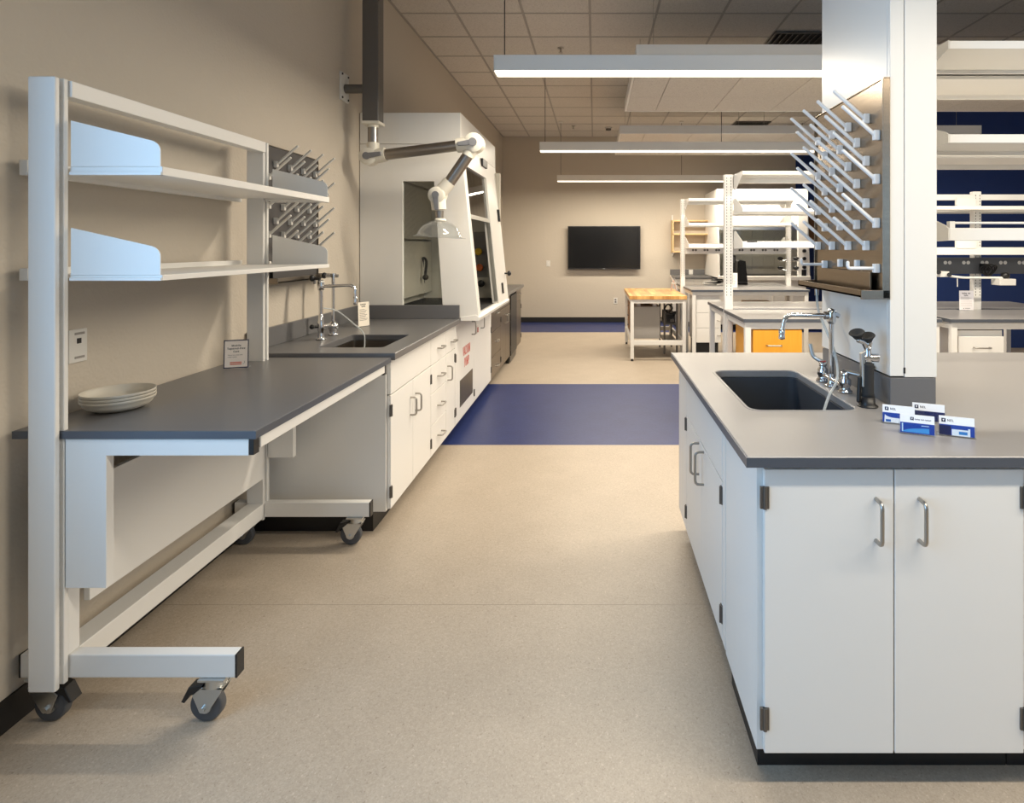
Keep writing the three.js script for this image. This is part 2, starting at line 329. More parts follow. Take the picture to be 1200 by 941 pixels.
for (const [x, d, label] of [[2.085, 6.15, 'dark slatted air grille in the ceiling above the nearer suspended panel'], [2.7, 10.35, 'dark slatted air grille in the ceiling near the back wall']]) {
  const t = thing('air_grille', label, 'air grille', V(x, CEIL_Y, d));
  part('plenum', box(x - 0.28, x + 0.28, CEIL_Y - 0.008, CEIL_Y - 0.002, d - 0.28, d + 0.28, 0), M.black, t);
  part('frame', [box(x - 0.3, x + 0.3, CEIL_Y - 0.02, CEIL_Y - 0.001, d - 0.3, d - 0.275), box(x - 0.3, x + 0.3, CEIL_Y - 0.02, CEIL_Y - 0.001, d + 0.275, d + 0.3), box(x - 0.3, x - 0.275, CEIL_Y - 0.02, CEIL_Y - 0.001, d - 0.275, d + 0.275), box(x + 0.275, x + 0.3, CEIL_Y - 0.02, CEIL_Y - 0.001, d - 0.275, d + 0.275)], M.hinge, t);
  for (let k = 0; k < 9; k++) { const e = x - 0.24 + k * 0.06; part('slat', new THREE.BoxGeometry(0.03, 0.003, 0.55).rotateZ(0.7).translate(e, CEIL_Y - 0.022, -d), M.hinge, t); }
}
function sprinkler(x, d, label) {
  const t = thing('sprinkler_head', label, 'sprinkler', V(x, CEIL_Y, d));
  part('escutcheon', lathe([[0.012, -0.012], [0.034, -0.006], [0.036, 0.0]], V(x, CEIL_Y, d), 20), M.satin, t);
  part('nozzle', [cyl(V(x, CEIL_Y - 0.045, d), V(x, CEIL_Y - 0.006, d), 0.008), lathe([[0, 0], [0.022, 0], [0.024, 0.004], [0, 0.005]], V(x, CEIL_Y - 0.052, d), 16)], M.satin, t);
}
sprinkler((657 - VPX) * 6.35 / FOCAL, 6.35, 'small sprinkler head in the ceiling just above the long pendant light');
sprinkler((672 - VPX) * 10.45 / FOCAL, 10.45, 'small sprinkler head in the ceiling near the back wall');
{
  const x = (713 - VPX) * 10.6 / FOCAL, d = 10.6, t = thing('smoke_detector', 'small dark round smoke detector on the ceiling near the back wall', 'smoke detector', V(x, CEIL_Y, d));
  part('base', lathe([[0, -0.02], [0.06, -0.02], [0.065, 0], [0, 0]], V(x, CEIL_Y, d), 24), M.plate, t);
  part('sensor', lathe([[0, -0.055], [0.03, -0.055], [0.045, -0.045], [0.048, -0.02], [0, -0.02]], V(x, CEIL_Y, d), 24), M.hinge, t);
}

// ---------------------------------------------------------------- back wall
{
  const d = 11.4, X = px => (px - VPX) * d / FOCAL, Y = py => EYE - (py - VPY) * d / FOCAL;
  const t = thing('television', 'large black flat television mounted on the back wall', 'television', V(X(708), Y(315.5), d));
  part('housing', box(X(665.5), X(750.5), Y(315.5), Y(265), d - 0.02, d + 0.03, 0.006), M.black, t);
  const s = part('screen', box(X(666.6), X(749.4), Y(314), Y(266), d - 0.023, d - 0.019, 0), M.screen, t);
  part('logo', box(X(706.5), X(709), Y(315.1), Y(314.4), d - 0.022, d - 0.0195, 0), M.zinc, t);
  part('wall_mount', [box(-0.2, 0.5, 1.25, 1.65, d + 0.03, d + 0.06), box(-0.3, 0.6, 1.3, 1.6, d + 0.06, BACK_D)], M.matteBlack, t);
  for (const [px, py, label] of [[642, 309, 'white light switch plate on the wall left of the television'], [721.5, 353, 'white socket plate low on the wall under the television']]) {
    const p = thing('wall_plate', label, 'wall plate', V(X(px), Y(py), BACK_D));
    part('plate', box(X(px) - 0.037, X(px) + 0.037, Y(py) - 0.058, Y(py) + 0.058, BACK_D - 0.008, BACK_D, 0.003), M.plate, p);
    if (py < 330) part('rocker', box(X(px) - 0.015, X(px) + 0.015, Y(py) - 0.03, Y(py) + 0.03, BACK_D - 0.013, BACK_D - 0.007, 0.002), M.white, p);
    else for (const s of [-0.022, 0.022]) part('socket', box(X(px) - 0.016, X(px) + 0.016, Y(py) + s - 0.014, Y(py) + s + 0.014, BACK_D - 0.011, BACK_D - 0.007, 0.002), M.greyPlastic, p);
  }
}

// ---------------------------------------------------------------- casters, posts, shelves
function caster(parent, x, d, top, turn) {      // a part with sub-parts
  const G = g => g.rotateY(turn).translate(x, 0, -d), r = 0.05, off = -0.025;
  const plate = part('caster', [G(new THREE.BoxGeometry(0.08, 0.006, 0.06).translate(0, top - 0.003, 0)), G(new THREE.CylinderGeometry(0.03, 0.032, 0.022, 20).translate(0, top - 0.017, 0)),
    ...[-1, 1].map(s => G(ext(poly([[-0.03, top - 0.026], [0.034, top - 0.026], [0.026, top - 0.045], [off + 0.014, r - 0.012], [off - 0.012, r - 0.012], [off - 0.034, top - 0.05]]), 0.004, 0.0008).translate(0, 0, s * 0.024 - 0.002))),
    G(new THREE.BoxGeometry(0.062, 0.005, 0.052).translate(0.002, top - 0.028, 0))], M.zinc, parent);
  part('wheel', [G(lathe([[0.018, -0.015], [r - 0.006, -0.016], [r, -0.01], [r, 0.01], [r - 0.006, 0.016], [0.018, 0.015]], new THREE.Vector3(), 32, new THREE.Vector3(0, 0, 1)).translate(off, r, 0))], M.wheel, plate);
  part('axle', [G(cyl(new THREE.Vector3(off, r, -0.034), new THREE.Vector3(off, r, 0.034), 0.008, 0.008, 12)), G(cyl(new THREE.Vector3(off, r, -0.02), new THREE.Vector3(off, r, 0.02), 0.02, 0.02, 16))], M.zinc, plate);
  part('brake_pedal', G(ext(poly([[-0.03, top - 0.02], [-0.075, top - 0.03], [-0.098, top - 0.075], [-0.088, top - 0.078], [-0.07, top - 0.055], [-0.035, top - 0.045]]), 0.04, 0.002).translate(0, 0, -0.02)), M.black, plate);
}
function slotRow(parent, x, d, y0, y1, axis) {     // the punched slots of a post: tiny, dark, joined
  const g = [];
  for (let y = y0; y < y1; y += 0.0254) g.push(axis === 'x' ? new THREE.BoxGeometry(0.002, 0.013, 0.005).translate(x, y, -d) : new THREE.BoxGeometry(0.005, 0.013, 0.002).translate(x, y, -d));
  part('slots', g, M.black, parent, { stuff: true });
}

// ---------------------------------------------------------------- the mobile bench on the left wall
{
  const t = thing('mobile_bench', 'white mobile lab bench on casters with dark grey top and two upper shelves', 'bench', V(-1.4, 0, 2.4));
  const dN = 1.8, dF = 2.995, footY = 0.14, footT = 0.212;
  const wt = part('worktop', box(-1.772, -1.033, 0.884, 0.909, dN + 0.003, dF, 0.002), M.top, t);
  part('shaded_edge', [box(-1.772, -1.03, 0.885, 0.908, dN, dN + 0.003, 0), box(-1.033, -1.03, 0.885, 0.908, dN + 0.003, dF, 0)], M.edge, wt);  // added strips, edge shade painted in
  for (const [d0, d1, s] of [[1.825, 1.864, -1], [2.91, 2.949, 1]]) {
    const f = part('foot', box(-1.772, -1.108, footY, footT, d0, d1, 0.004), M.paint, t);
    part('end_cap', [box(-1.109, -1.103, footY, footT, d0, d1, 0.001), box(-1.776, -1.771, footY, footT, d0, d1, 0.001)], M.black, f);
    const nd = s < 0 ? d0 - 0.046 : d0 - 0.012;
    // the upright: a wide channel, a slot line, a narrow rear tube
    const p = part('upright', [box(-1.705, -1.622, 0.128, 1.983, nd, nd + 0.018, 0.005), box(-1.70, -1.632, footY, 1.975, nd + 0.018, nd + 0.026, 0), box(-1.705, -1.618, 0.135, 1.983, nd + 0.026, nd + 0.042, 0.003), box(-1.70, -1.62, footT, 0.72, nd + 0.042, d1, 0.003)], M.paint, t);
    slotRow(p, -1.6315, nd + 0.022, 0.2, 1.96, 'x');
    const ad = s < 0 ? 1.806 : 2.925;
    const b = part('support_arm', [upXY(poly([[-1.615, 0.883], [-1.055, 0.883], [-1.055, 0.832], [-1.49, 0.832], [-1.49, 0.428], [-1.615, 0.428]]), ad, 0.03, 0.0015)], M.paint, t);
    part('end_cap', box(-1.056, -1.04, 0.834, 0.8835, ad, ad + 0.03, 0.001), M.black, b);
    caster(t, -1.178, (d0 + d1) / 2, footY, 0.0);
    caster(t, -1.71, (d0 + d1) / 2, footY, s < 0 ? Math.PI : 0.0);
  }
  part('front_rail', box(-1.055, -1.037, 0.846, 0.884, 1.84, 2.925, 0.002), M.paint, t);
  part('cross_beam', box(-1.70, -1.622, footY, footT, 1.864, 2.91, 0.003), M.paint, t);
  part('modesty_panel', box(-1.64, -1.62, 0.335, 0.724, 1.9, 2.9, 0.002), M.paint, t);
  part('top_beam', [box(-1.66, -1.61, 1.93, 1.981, 1.823, 2.9, 0.003), box(-1.69, -1.66, 1.95, 1.975, 1.823, 2.9, 0.002)], M.paint, t);
  for (const [yB, yT, tl, tr] of [[1.69, 1.717, 1.858, 1.785], [1.365, 1.383, 1.528, 1.46]]) {
    const sh = part('shelf', [box(-1.765, -1.3455, yT - 0.012, yT - 0.001, 1.86, 2.9, 0.002), box(-1.345, -1.33, yB, yT, 1.822, 2.968, 0.002), box(-1.616, -1.34, yB + 0.004, yT, 1.824, 1.86, 0.002), box(-1.616, -1.34, yB + 0.004, yT, 2.9, 2.966, 0.002), box(-1.77, -1.745, yB, yT + 0.02, 1.82, 2.93, 0.002)], M.paint, t);
    const outline = new THREE.Shape();
    outline.moveTo(-1.612, yT); outline.lineTo(-1.612, tl); outline.lineTo(-1.365, tr + 0.012); outline.quadraticCurveTo(-1.338, tr + 0.004, -1.337, tr - 0.02); outline.lineTo(-1.337, yT); outline.closePath();
    part('end_plate', upXY(outline, 1.822, 0.003), M.paint, sh);
    part('end_plate', upXY(outline, 2.962, 0.003), M.paint, sh);
    part('bracket', [box(-1.614, -1.332, yB, yB + 0.01, 1.818, 1.836, 0.001), box(-1.614, -1.332, yB, yB + 0.01, 2.945, 2.96, 0.001)], M.paint, sh);
  }
}
// three nested stoneware bowls
{
  const at = V(-1.648, 0.909, 2.05);
  const say = ['bottom one of three stacked cream stoneware bowls on the mobile bench', 'middle one of three stacked cream stoneware bowls on the mobile bench', 'topmost of three stacked cream stoneware bowls on the mobile bench'];
  say.forEach((label, k) => {
    const y = k * 0.011, h = 0.0425;
    const b = thing('bowl', label, 'bowl', at.clone().add(new THREE.Vector3(0, y, 0)), 'nested bowls on the mobile bench');
    part('body', lathe([[0, 0.0005], [0.062, 0.0005], [0.088, 0.012], [0.097, 0.022], [0.1, 0.033], [0.1055, 0.0345], [0.1065, h], [0.105, h + 0.001], [0.102, h - 0.002], [0.0965, 0.033], [0.093, 0.024], [0.084, 0.0155], [0.06, 0.0068], [0, 0.0065]], at.clone().add(new THREE.Vector3(0, y, 0)), 56), M.ceramic, b);
  });
}
function signHolder(label, at, turn, w, h, draw, lean = 0.08) {
  const o = new THREE.Group(); o.name = numbered('sign_holder'); o.position.copy(at); o.rotation.y = turn; scene.add(o);
  o.userData = { label, category: 'sign' }; anchors.set(o, new THREE.Vector3());
  const tilt = g => g.rotateX(-lean);
  part('stand', [tilt(box(-w / 2, w / 2, 0.001, h, 0.0, 0.0025, 0)), box(-w / 2, w / 2, 0, 0.0025, -0.004, 0.05, 0)], M.acrylic, o);
  const g = tilt(new THREE.PlaneGeometry(w - 0.004, h - 0.006).translate(0, h / 2, 0.0012));
  part('sheet', [g], canvasMat(256, Math.round(256 * h / w), draw), o, { keepUV: true });
  return o;
}
signHolder('small framed white sign with black and red print leaning on the mobile bench', V(-1.648, 0.909, 2.72), 0.32, 0.105, 0.135, (g, w, h) => {
  g.fillStyle = '#23284a'; g.fillRect(0, 0, w, h); g.fillStyle = '#fdf3ea'; g.fillRect(10, 12, w - 20, h - 24); g.fillStyle = '#2a2422'; g.textAlign = 'center';
  g.font = 'bold 30px sans-serif'; g.fillText('Mobile', w / 2, 78); g.fillText('Tapered-Flex', w / 2, 112); g.fillText('Cart', w / 2, 146);
  g.font = '16px sans-serif'; g.textAlign = 'left'; g.fillStyle = '#554a46'; g.fillText('Heavy duty steel with', 42, 182); g.fillText('caster option', 42, 204);
  g.fillStyle = '#d9745e'; g.fillRect(66, 256, 120, 13); g.fillRect(66, 276, 120, 13); g.strokeStyle = '#888'; g.lineWidth = 3; g.beginPath(); g.arc(192, 262, 24, -0.6, 1.4); g.stroke();
});
{
  const d = 2.045, y = 1.128, t = thing('data_outlet_plate', 'white data outlet plate with one black port on the left wall', 'wall plate', V(WALL_X, y, d));
  part('plate', box(WALL_X, WALL_X + 0.007, y - 0.057, y + 0.057, d - 0.036, d + 0.036, 0.002), M.plate, t);
  part('port', box(WALL_X + 0.006, WALL_X + 0.009, y + 0.008, y + 0.026, d - 0.006, d + 0.01, 0), M.black, t);
  for (const s of [-0.04, 0.042]) part('label_strip', box(WALL_X + 0.006, WALL_X + 0.0075, y + s - 0.004, y + s + 0.004, d - 0.015, d + 0.025, 0), M.midGrey, t);
}

// ---------------------------------------------------------------- the sink run along the left wall
function cabinet(name, label, F, u0, u1, depth, fronts, opt = {}) {
  const v0 = 0.1, v1 = opt.top ?? 0.884, mat = opt.mat ?? M.lam;
  const t = thing(name, label, 'cabinet', F.p((u0 + u1) / 2, 0, -depth / 2).setY(0));
  part('carcass', [F.b(u0, u0 + 0.018, v0, v1, -depth, 0, 0.001), F.b(u1 - 0.018, u1, v0, v1, -depth, 0, 0.001), F.b(u0 + 0.018, u1 - 0.018, v0, v0 + 0.018, -depth, 0, 0), F.b(u0 + 0.018, u1 - 0.018, v0 + 0.018, v1, -depth, -depth + 0.01, 0), F.b(u0 + 0.018, u1 - 0.018, v1 - 0.03, v1, -0.02, 0, 0)], mat, t);
  part('plinth', F.b(u0 + (opt.inset ?? 0), u1, 0, v0, -depth, -0.065, 0), M.rubber, t);
  for (const f of fronts) {
    const g = 0.0018, p = part(f.kind, F.b(f.u[0] + g, f.u[1] - g, f.v[0] + g, f.v[1] - g, 0.001, 0.02, 0.002), mat, t);
    if (f.vp) part('handle', vpull(F, f.vp[0], f.vp[1], f.len ?? 0.1), M.satin, p);
    if (f.hp) part('handle', hpull(F, f.hp[0], f.hp[1], f.len ?? 0.1), M.satin, p);
    for (const [hu, hv] of f.hinges ?? []) part('hinge', hinge(F, hu, hv), M.hinge, p);
  }
  return t;
}
const FL = face('right', -1.08, 0);
cabinet('sink_base_cabinet', 'white sink base cabinet with two doors beside the mobile bench', FL, 3.06, 3.83, 0.7, [
  { kind: 'false_front', u: [3.075, 3.83], v: [0.7, 0.882] },
  { kind: 'door', u: [3.075, 3.453], v: [0.105, 0.697], vp: [3.405, 0.553], hinges: [[3.079, 0.618], [3.079, 0.195]] },
  { kind: 'door', u: [3.453, 3.83], v: [0.105, 0.697], vp: [3.5, 0.553], hinges: [[3.826, 0.612], [3.826, 0.195]] },
]);
const vs = [0.105, 0.303, 0.508, 0.697, 0.882];
cabinet('drawer_cabinet', 'white base cabinet with four stacked drawers next to the sink base', FL, 3.832, 4.22, 0.7, vs.slice(0, 4).map((v, i) => ({ kind: 'drawer', u: [3.832, 4.22], v: [v, vs[i + 1]], hp: [4.04, (v + vs[i + 1]) / 2 - 0.004] })));
cabinet('narrow_cabinet', 'narrow white base cabinet with one drawer over one door by the fume hood', FL, 4.222, 4.487, 0.7, [
  { kind: 'drawer', u: [4.222, 4.487], v: [0.7, 0.882], hp: [4.4, 0.77] },
  { kind: 'door', u: [4.222, 4.487], v: [0.105, 0.697], vp: [4.262, 0.56], hinges: [[4.48, 0.63], [4.48, 0.21]] },
]);
{ // continuous worktop with splashes, with the cut-out of the bowl
  const t = thing('sink_worktop', 'dark grey worktop with backsplash and sink cut-out on the left wall run', 'worktop', V(-1.4, 0.9, 3.76));
  const s = poly([[-1.785, 3.03], [-1.022, 3.03], [-1.022, 4.49], [-1.785, 4.49]]);
  s.holes.push(rounded(-1.5, -1.148, 3.205, 3.672, 0.025, THREE.Path));
  part('slab', flatXD(s, 0.888, 0.037, 0.003), M.top, t);
  part('backsplash', box(-1.785, -1.765, 0.925, 1.03, 3.03, 4.49, 0.003), M.top, t);
  part('end_splash', box(-1.765, -1.022, 0.925, 1.028, 4.47, 4.489, 0.003), M.top, t);
}
function basin(name, label, x0, x1, d0, d1, rim, depth, r, mat, drainMat, wall = 0.006) {
  const t = thing(name, label, 'sink', V((x0 + x1) / 2, rim - depth, (d0 + d1) / 2));
  const ring = rounded(x0 - wall, x1 + wall, d0 - wall, d1 + wall, r + wall); ring.holes.push(rounded(x0, x1, d0, d1, r, THREE.Path));
  part('bowl', [flatXD(ring, rim - depth, depth, 0, 8), flatXD(rounded(x0 - wall, x1 + wall, d0 - wall, d1 + wall, r + wall), rim - depth - 0.006, 0.006, 0, 8)], mat, t);
  part('drain', lathe([[0, 0.004], [0.02, 0.004], [0.045, 0.005], [0.05, 0]], V((x0 + x1) / 2, rim - depth, (d0 + d1) / 2), 24), drainMat, t);
}
basin('sink', 'stainless steel undermount sink in the dark grey wall worktop', -1.494, -1.154, 3.211, 3.666, 0.888, 0.2, 0.022, M.steelDark, M.chrome);

{ // two-riser tap
  const t = thing('laboratory_tap', 'chrome laboratory tap with two risers beside the wall sink', 'tap', V(-1.61, 0.925, 3.47));
  const y = 0.925, a = V(-1.605, y, 3.47), b = V(-1.612, y, 3.65), up = (p, h) => p.clone().add(new THREE.Vector3(0, h, 0));
  part('mixing_body', [lathe([[0.0, 0], [0.028, 0], [0.028, 0.008], [0.018, 0.012], [0.016, 0.05], [0.021, 0.058], [0.021, 0.1], [0.014, 0.115], [0.012, 0.15], [0, 0.15]], a, 20), lathe([[0, 0], [0.03, 0], [0.03, 0.008], [0.02, 0.012], [0.024, 0.03], [0.03, 0.045], [0.03, 0.065], [0.012, 0.085], [0, 0.085]], b, 20), tube([up(a, 0.075), up(a, 0.075).add(new THREE.Vector3(0.012, 0, -0.07)), up(b, 0.05)], 0.012, 0.04)], M.chrome, t);
  part('riser', [cyl(up(a, 0.14), up(a, 0.33), 0.0115), lathe([[0, 0], [0.017, 0], [0.019, 0.02], [0.019, 0.05], [0.013, 0.06], [0, 0.06]], up(a, 0.29), 16)], M.chrome, t);
  part('spout', [tube([up(a, 0.312), up(a, 0.312).add(new THREE.Vector3(0.2, 0.008, 0)), up(a, 0.24).add(new THREE.Vector3(0.202, 0, 0))], 0.0095, 0.06, 10, 14), lathe([[0.008, 0], [0.012, 0.004], [0.013, 0.02], [0.01, 0.035], [0.012, 0.045], [0, 0.048]], up(a, 0.205).add(new THREE.Vector3(0.202, 0, 0)), 14)], M.chrome, t);
  part('riser', [cyl(up(b, 0.08), up(b, 0.36), 0.0095), cyl(up(b, 0.358), up(b, 0.38), 0.016), cyl(up(b, 0.365).add(new THREE.Vector3(-0.05, 0, 0)), up(b, 0.365).add(new THREE.Vector3(0.03, 0, 0)), 0.01)], M.chrome, t);
  part('knob', [ball(up(b, 0.367).add(new THREE.Vector3(-0.055, 0, 0)), 0.019, 0.8, 1, 1)], M.black, t);
  part('knob', [cyl(up(a, 0.345).add(new THREE.Vector3(-0.004, 0.01, 0)), up(a, 0.345).add(new THREE.Vector3(-0.05, 0.014, 0)), 0.009), ball(up(a, 0.36).add(new THREE.Vector3(-0.05, 0, 0)), 0.02, 0.8, 1, 1)], M.black, t);
  part('valve_handle', [cyl(up(a, 0.075), up(a, 0.08).add(new THREE.Vector3(-0.03, 0, 0.04)), 0.008), ball(up(a, 0.08).add(new THREE.Vector3(-0.032, 0, 0.042)), 0.014)], M.black, t);
  part('spray_hose', hose([up(b, 0.18).add(new THREE.Vector3(-0.04, 0, 0.1)), up(b, 0.15).add(new THREE.Vector3(0.02, 0, 0.0)), up(b, 0.07).add(new THREE.Vector3(0.12, 0, -0.01)), up(b, 0.005).add(new THREE.Vector3(0.18, 0, -0.02)), up(b, -0.12).add(new THREE.Vector3(0.2, 0, 0.03))], 0.004), M.tubing, t);
}
signHolder('narrow white printed card in a stand beside the wall sink', V(-1.575, 0.925, 4.04), 1.12, 0.1, 0.17, (g, w, h) => {
  g.fillStyle = '#f4ebdc'; g.fillRect(0, 0, w, h); g.fillStyle = '#3b3532'; greek(g, 50, 30, 150, 24, [0.9]); greek(g, 80, 66, 100, 24, [0.9]);
  for (let i = 0; i < 9; i++) { g.fillStyle = '#6a5f58'; g.fillRect(30, 130 + i * 24, 120 + 70 * ((i * 37) % 10) / 10, 7); }
}, 0.03);

// ---------------------------------------------------------------- drying racks
// side = 1: hangs on a face that looks towards +x, side = -1: towards -x
function dryingRack(label, X, side, d0, y0, width, height, boardMat, rimMat, pegMat, d1 = d0 + width, withTrough = true) {
  const t = thing('drying_rack', label, 'drying rack', V(X, y0, (d0 + d1) / 2)), bx = (w0, w1, ya, yb, a, b, r) => side > 0 ? box(X + w0, X + w1, ya, yb, a, b, r) : box(X - w1, X - w0, ya, yb, a, b, r);
  const S = (w, y, d) => V(X + side * w, y, d), yt = y0 + height;
  const bd = part('board', bx(0, 0.018, y0, yt, d0, d1, 0.002), boardMat, t);
  part('rim', [bx(0.0, 0.026, y0, yt, d0 - 0.014, d0, 0.002), bx(0.0, 0.026, y0, yt, d1, d1 + 0.004, 0.001), bx(0, 0.022, yt, yt + 0.004, d0 - 0.014, d1 + 0.004, 0.001)], rimMat, bd);
  const pitch = width / 8, peg = 0.155;
  for (let c = 0; c < 8; c++) for (let k = 0; k < 4; k++) {
    const d = d0 + pitch * (c + 0.36), y = y0 + (c % 2 ? 0.656 : 0.58) - k * 0.156;
    if (!(c % 2) && k === 3) continue;
    const p = part('peg', [ball(S(0.03 + peg * 0.75, y - 0.004 + peg * 0.66, d), 0.0068, 1, 1, 1, 10), cyl(S(0.03, y - 0.004, d), S(0.03 + peg * 0.75, y - 0.004 + peg * 0.66, d), 0.0074, 0.0066, 12)], pegMat, t);
    part('clip', bx(0.018, 0.04, y - 0.02, y + 0.016, d - 0.01, d + 0.01, 0.003), pegMat, p);
  }
  if (!withTrough) return t;
  for (const c of [0, 6]) {
    const d = d0 + pitch * (c + 0.36), y = y0 + 0.105;
    part('hook_peg', [tube([S(0.03, y, d), S(0.13, y, d), S(0.13, y + 0.02, d)], 0.0062, 0.012, 8), bx(0.018, 0.04, y - 0.016, y + 0.016, d - 0.01, d + 0.01, 0.003)], pegMat, t);
  }
  for (const c of [2, 4]) { const d = d0 + pitch * (c + 0.36), y = y0 + 0.115; part('clip', bx(0.018, 0.036, y - 0.016, y + 0.016, d - 0.01, d + 0.01, 0.003), pegMat, t); }
  const tr = part('drip_trough', [bx(0, 0.1, y0 + 0.004, y0 + 0.012, d0 - 0.01, d1, 0.001), bx(0.092, 0.1, y0 + 0.004, y0 + 0.03, d0 - 0.01, d1, 0.001), bx(0, 0.1, y0 - 0.002, y0 + 0.03, d0 - 0.014, d0 - 0.006, 0.001), bx(0, 0.1, y0 + 0.004, y0 + 0.03, d1 - 0.006, d1 + 0.002, 0.001)], rimMat, t);
  part('splash_panel', bx(0.03, 0.036, y0 + 0.012, y0 + 0.09, d0 + 0.06, d1 - 0.06, 0.001), boardMat, t);
  part('outlet', cyl(S(0.06, y0 - 0.03, d1 - 0.12), S(0.06, y0 + 0.006, d1 - 0.12), 0.009, 0.009, 12), M.satin, tr);
  return t;
}
dryingRack('dark grey peg drying rack on the wall behind the wall sink', WALL_X, 1, 3.17, 1.27, 0.61, 0.75, M.board, M.steelDark, M.plate);

// ---------------------------------------------------------------- the fume hood on the left wall
const { FontLoader } = await import('three/addons/loaders/FontLoader.js');
const { TextGeometry } = await import('three/addons/geometries/TextGeometry.js');
const font = await new FontLoader().loadAsync('fonts/droid/droid_sans_bold.typeface.json');
{
  const d0 = 4.5, d1 = 6.06, yS = 0.928, yTop = 2.488;
  const t = thing('fume_hood', 'tall white fume hood with side window and sash standing on the left wall run', 'fume hood', V(-1.3, 0.9, 5.28));
  const fx = y => y > 2.27 ? -1.02 : -1.02 + (2.27 - y) * 0.103;     // the front leans out towards the bottom
  const lower = poly([[-1.785, yS], [fx(yS), yS], [fx(2.248), 2.248], [-1.785, 2.248]], [[[-1.459, 0.985], [-1.154, 0.985], [-1.222, 1.966], [-1.459, 1.966]]]);
  const side = part('side_panel', upXY(lower, d0, 0.03, 0.002), M.white, t);
  part('side_window', upXY(poly([[-1.459, 0.985], [-1.154, 0.985], [-1.222, 1.966], [-1.459, 1.966]]), d0 + 0.012, 0.005), M.glass, side);
  part('upper_side_panel', upXY(poly([[-1.785, 2.251], [-1.022, 2.251], [-1.022, yTop], [-1.785, yTop]]), d0, 0.03, 0.002), M.white, t);
  part('side_panel', upXY(poly([[-1.785, yS], [fx(yS), yS], [fx(2.248), 2.248], [-1.02, yTop], [-1.785, yTop]]), d1 - 0.03, 0.03, 0.002), M.white, t);
  part('roof', box(-1.785, -1.03, yTop - 0.02, yTop, d0 + 0.03, d1 - 0.03, 0.002), M.white, t);
  // leaning front: jambs and header around the sash opening
  const lean = Math.atan(0.103), jamb = (a, b, ya, yb, th = 0.03, out = 0) => { const s = poly([[fx(ya) - th + out, ya], [fx(ya) + out, ya], [fx(yb) + out, yb], [fx(yb) - th + out, yb]]); return upXY(s, a, b - a, 0.002); };
  part('front_jamb', jamb(d0 + 0.031, d0 + 0.1, 0.95, 2.1), M.white, t);
  const far = part('front_jamb', jamb(5.46, d1 - 0.031, 0.95, 2.1, 0.06), M.white, t);
  part('switch', jamb(5.7, 5.76, 1.02, 1.12, 0.01, 0.012), M.black, far);
  part('latch', jamb(5.9, 5.94, 1.72, 1.84, 0.02, 0.02), M.black, far);
  const hd = part('header_panel', [upXY(poly([[-1.06, 2.27], [-1.02, 2.27], [-1.02, yTop - 0.002], [-1.06, yTop - 0.002]]), d0 + 0.031, d1 - d0 - 0.062, 0.002), upXY(poly([[fx(2.1) - 0.03, 2.1], [fx(2.1), 2.1], [-1.02, 2.268], [-1.06, 2.268]]), d0 + 0.031, d1 - d0 - 0.062, 0.001)], M.white, t);
  part('airflow_monitor', box(-1.022, -0.995, 2.19, 2.26, 5.28, 5.5, 0.006), M.black, hd);
  // sash, half raised: frame, tinted pane and guide tracks
  const sash = part('sash', [jamb(d0 + 0.1, 5.46, 1.69, 1.725, 0.02, -0.012), jamb(d0 + 0.1, d0 + 0.125, 1.725, 2.098, 0.014, -0.016), jamb(5.435, 5.46, 1.725, 2.098, 0.014, -0.016)], M.zinc, t);
  part('sash_pane', jamb(d0 + 0.125, 5.435, 1.725, 2.098, 0.004, -0.02), M.tinted, sash);
  for (const a of [4.98, 5.12, 5.28]) part('sash_track', jamb(a, a + 0.03, 1.73, 2.098, 0.02, -0.04), a > 5.2 ? M.zinc : M.black, sash);
  for (const a of [d0 + 0.1, 5.445]) part('sash_guide', jamb(a, a + 0.014, 0.97, 1.69, 0.03, -0.004), M.zinc, t);
  part('sill', [upXY(poly([[-1.02, 0.906], [fx(0.93) + 0.004, 0.906], [fx(0.93) + 0.01, 0.93], [fx(0.93) - 0.02, 0.952], [-1.02, 0.935]]), d0 - 0.006, d1 - d0 + 0.006, 0.002)], M.white, t);
  // the chamber: liner, baffle, work surface, fixtures
  part('chamber_liner', [box(-1.75, -1.735, yS, 2.24, d0 + 0.03, d1 - 0.03, 0), box(-1.735, -1.06, 2.215, 2.24, d0 + 0.03, d1 - 0.03, 0), box(-1.735, -0.96, yS + 0.02, 2.215, d1 - 0.05, d1 - 0.031, 0)], M.liner, t);
  for (const [a, b, x] of [[1.02, 1.52, -1.66], [1.54, 2.02, -1.66], [2.03, 2.2, -1.62]]) part('baffle', upDY(poly([[d0 + 0.05, a], [d1 - 0.06, a], [d1 - 0.06, b], [d0 + 0.05, b]]), x, 0.008, 0.001), M.liner, t);
  part('work_surface', box(-1.735, -0.93, yS - 0.02, yS + 0.022, d0 + 0.031, d1 - 0.051, 0.003), M.matteBlack, t);
  const w = d1 - 0.05, fp = part('fixture_panel', box(-1.225, -1.085, 1.16, 1.62, w - 0.008, w, 0.002), M.midGrey, t);
  for (const [x, y, m, n] of [[-1.165, 1.42, M.knobYellow, 'yellow knob'], [-1.155, 1.26, M.knobOrange, 'orange knob'], [-1.14, 1.1, M.black, 'black knob']]) part('valve_knob', lathe([[0, 0], [0.014, 0], [0.016, 0.03], [0.032, 0.045], [0.036, 0.07], [0.03, 0.078], [0, 0.08]], V(x, y, w - 0.008), 18, new THREE.Vector3(0, 0, 1)), m, fp, { label: n });
  part('gooseneck', [hose([V(-1.66, 1.12, 5.75), V(-1.66, 1.3, 5.72), V(-1.64, 1.36, 5.66), V(-1.6, 1.34, 5.62), V(-1.6, 1.2, 5.6)], 0.012, 30), ball(V(-1.6, 1.18, 5.6), 0.028)], M.black, t);
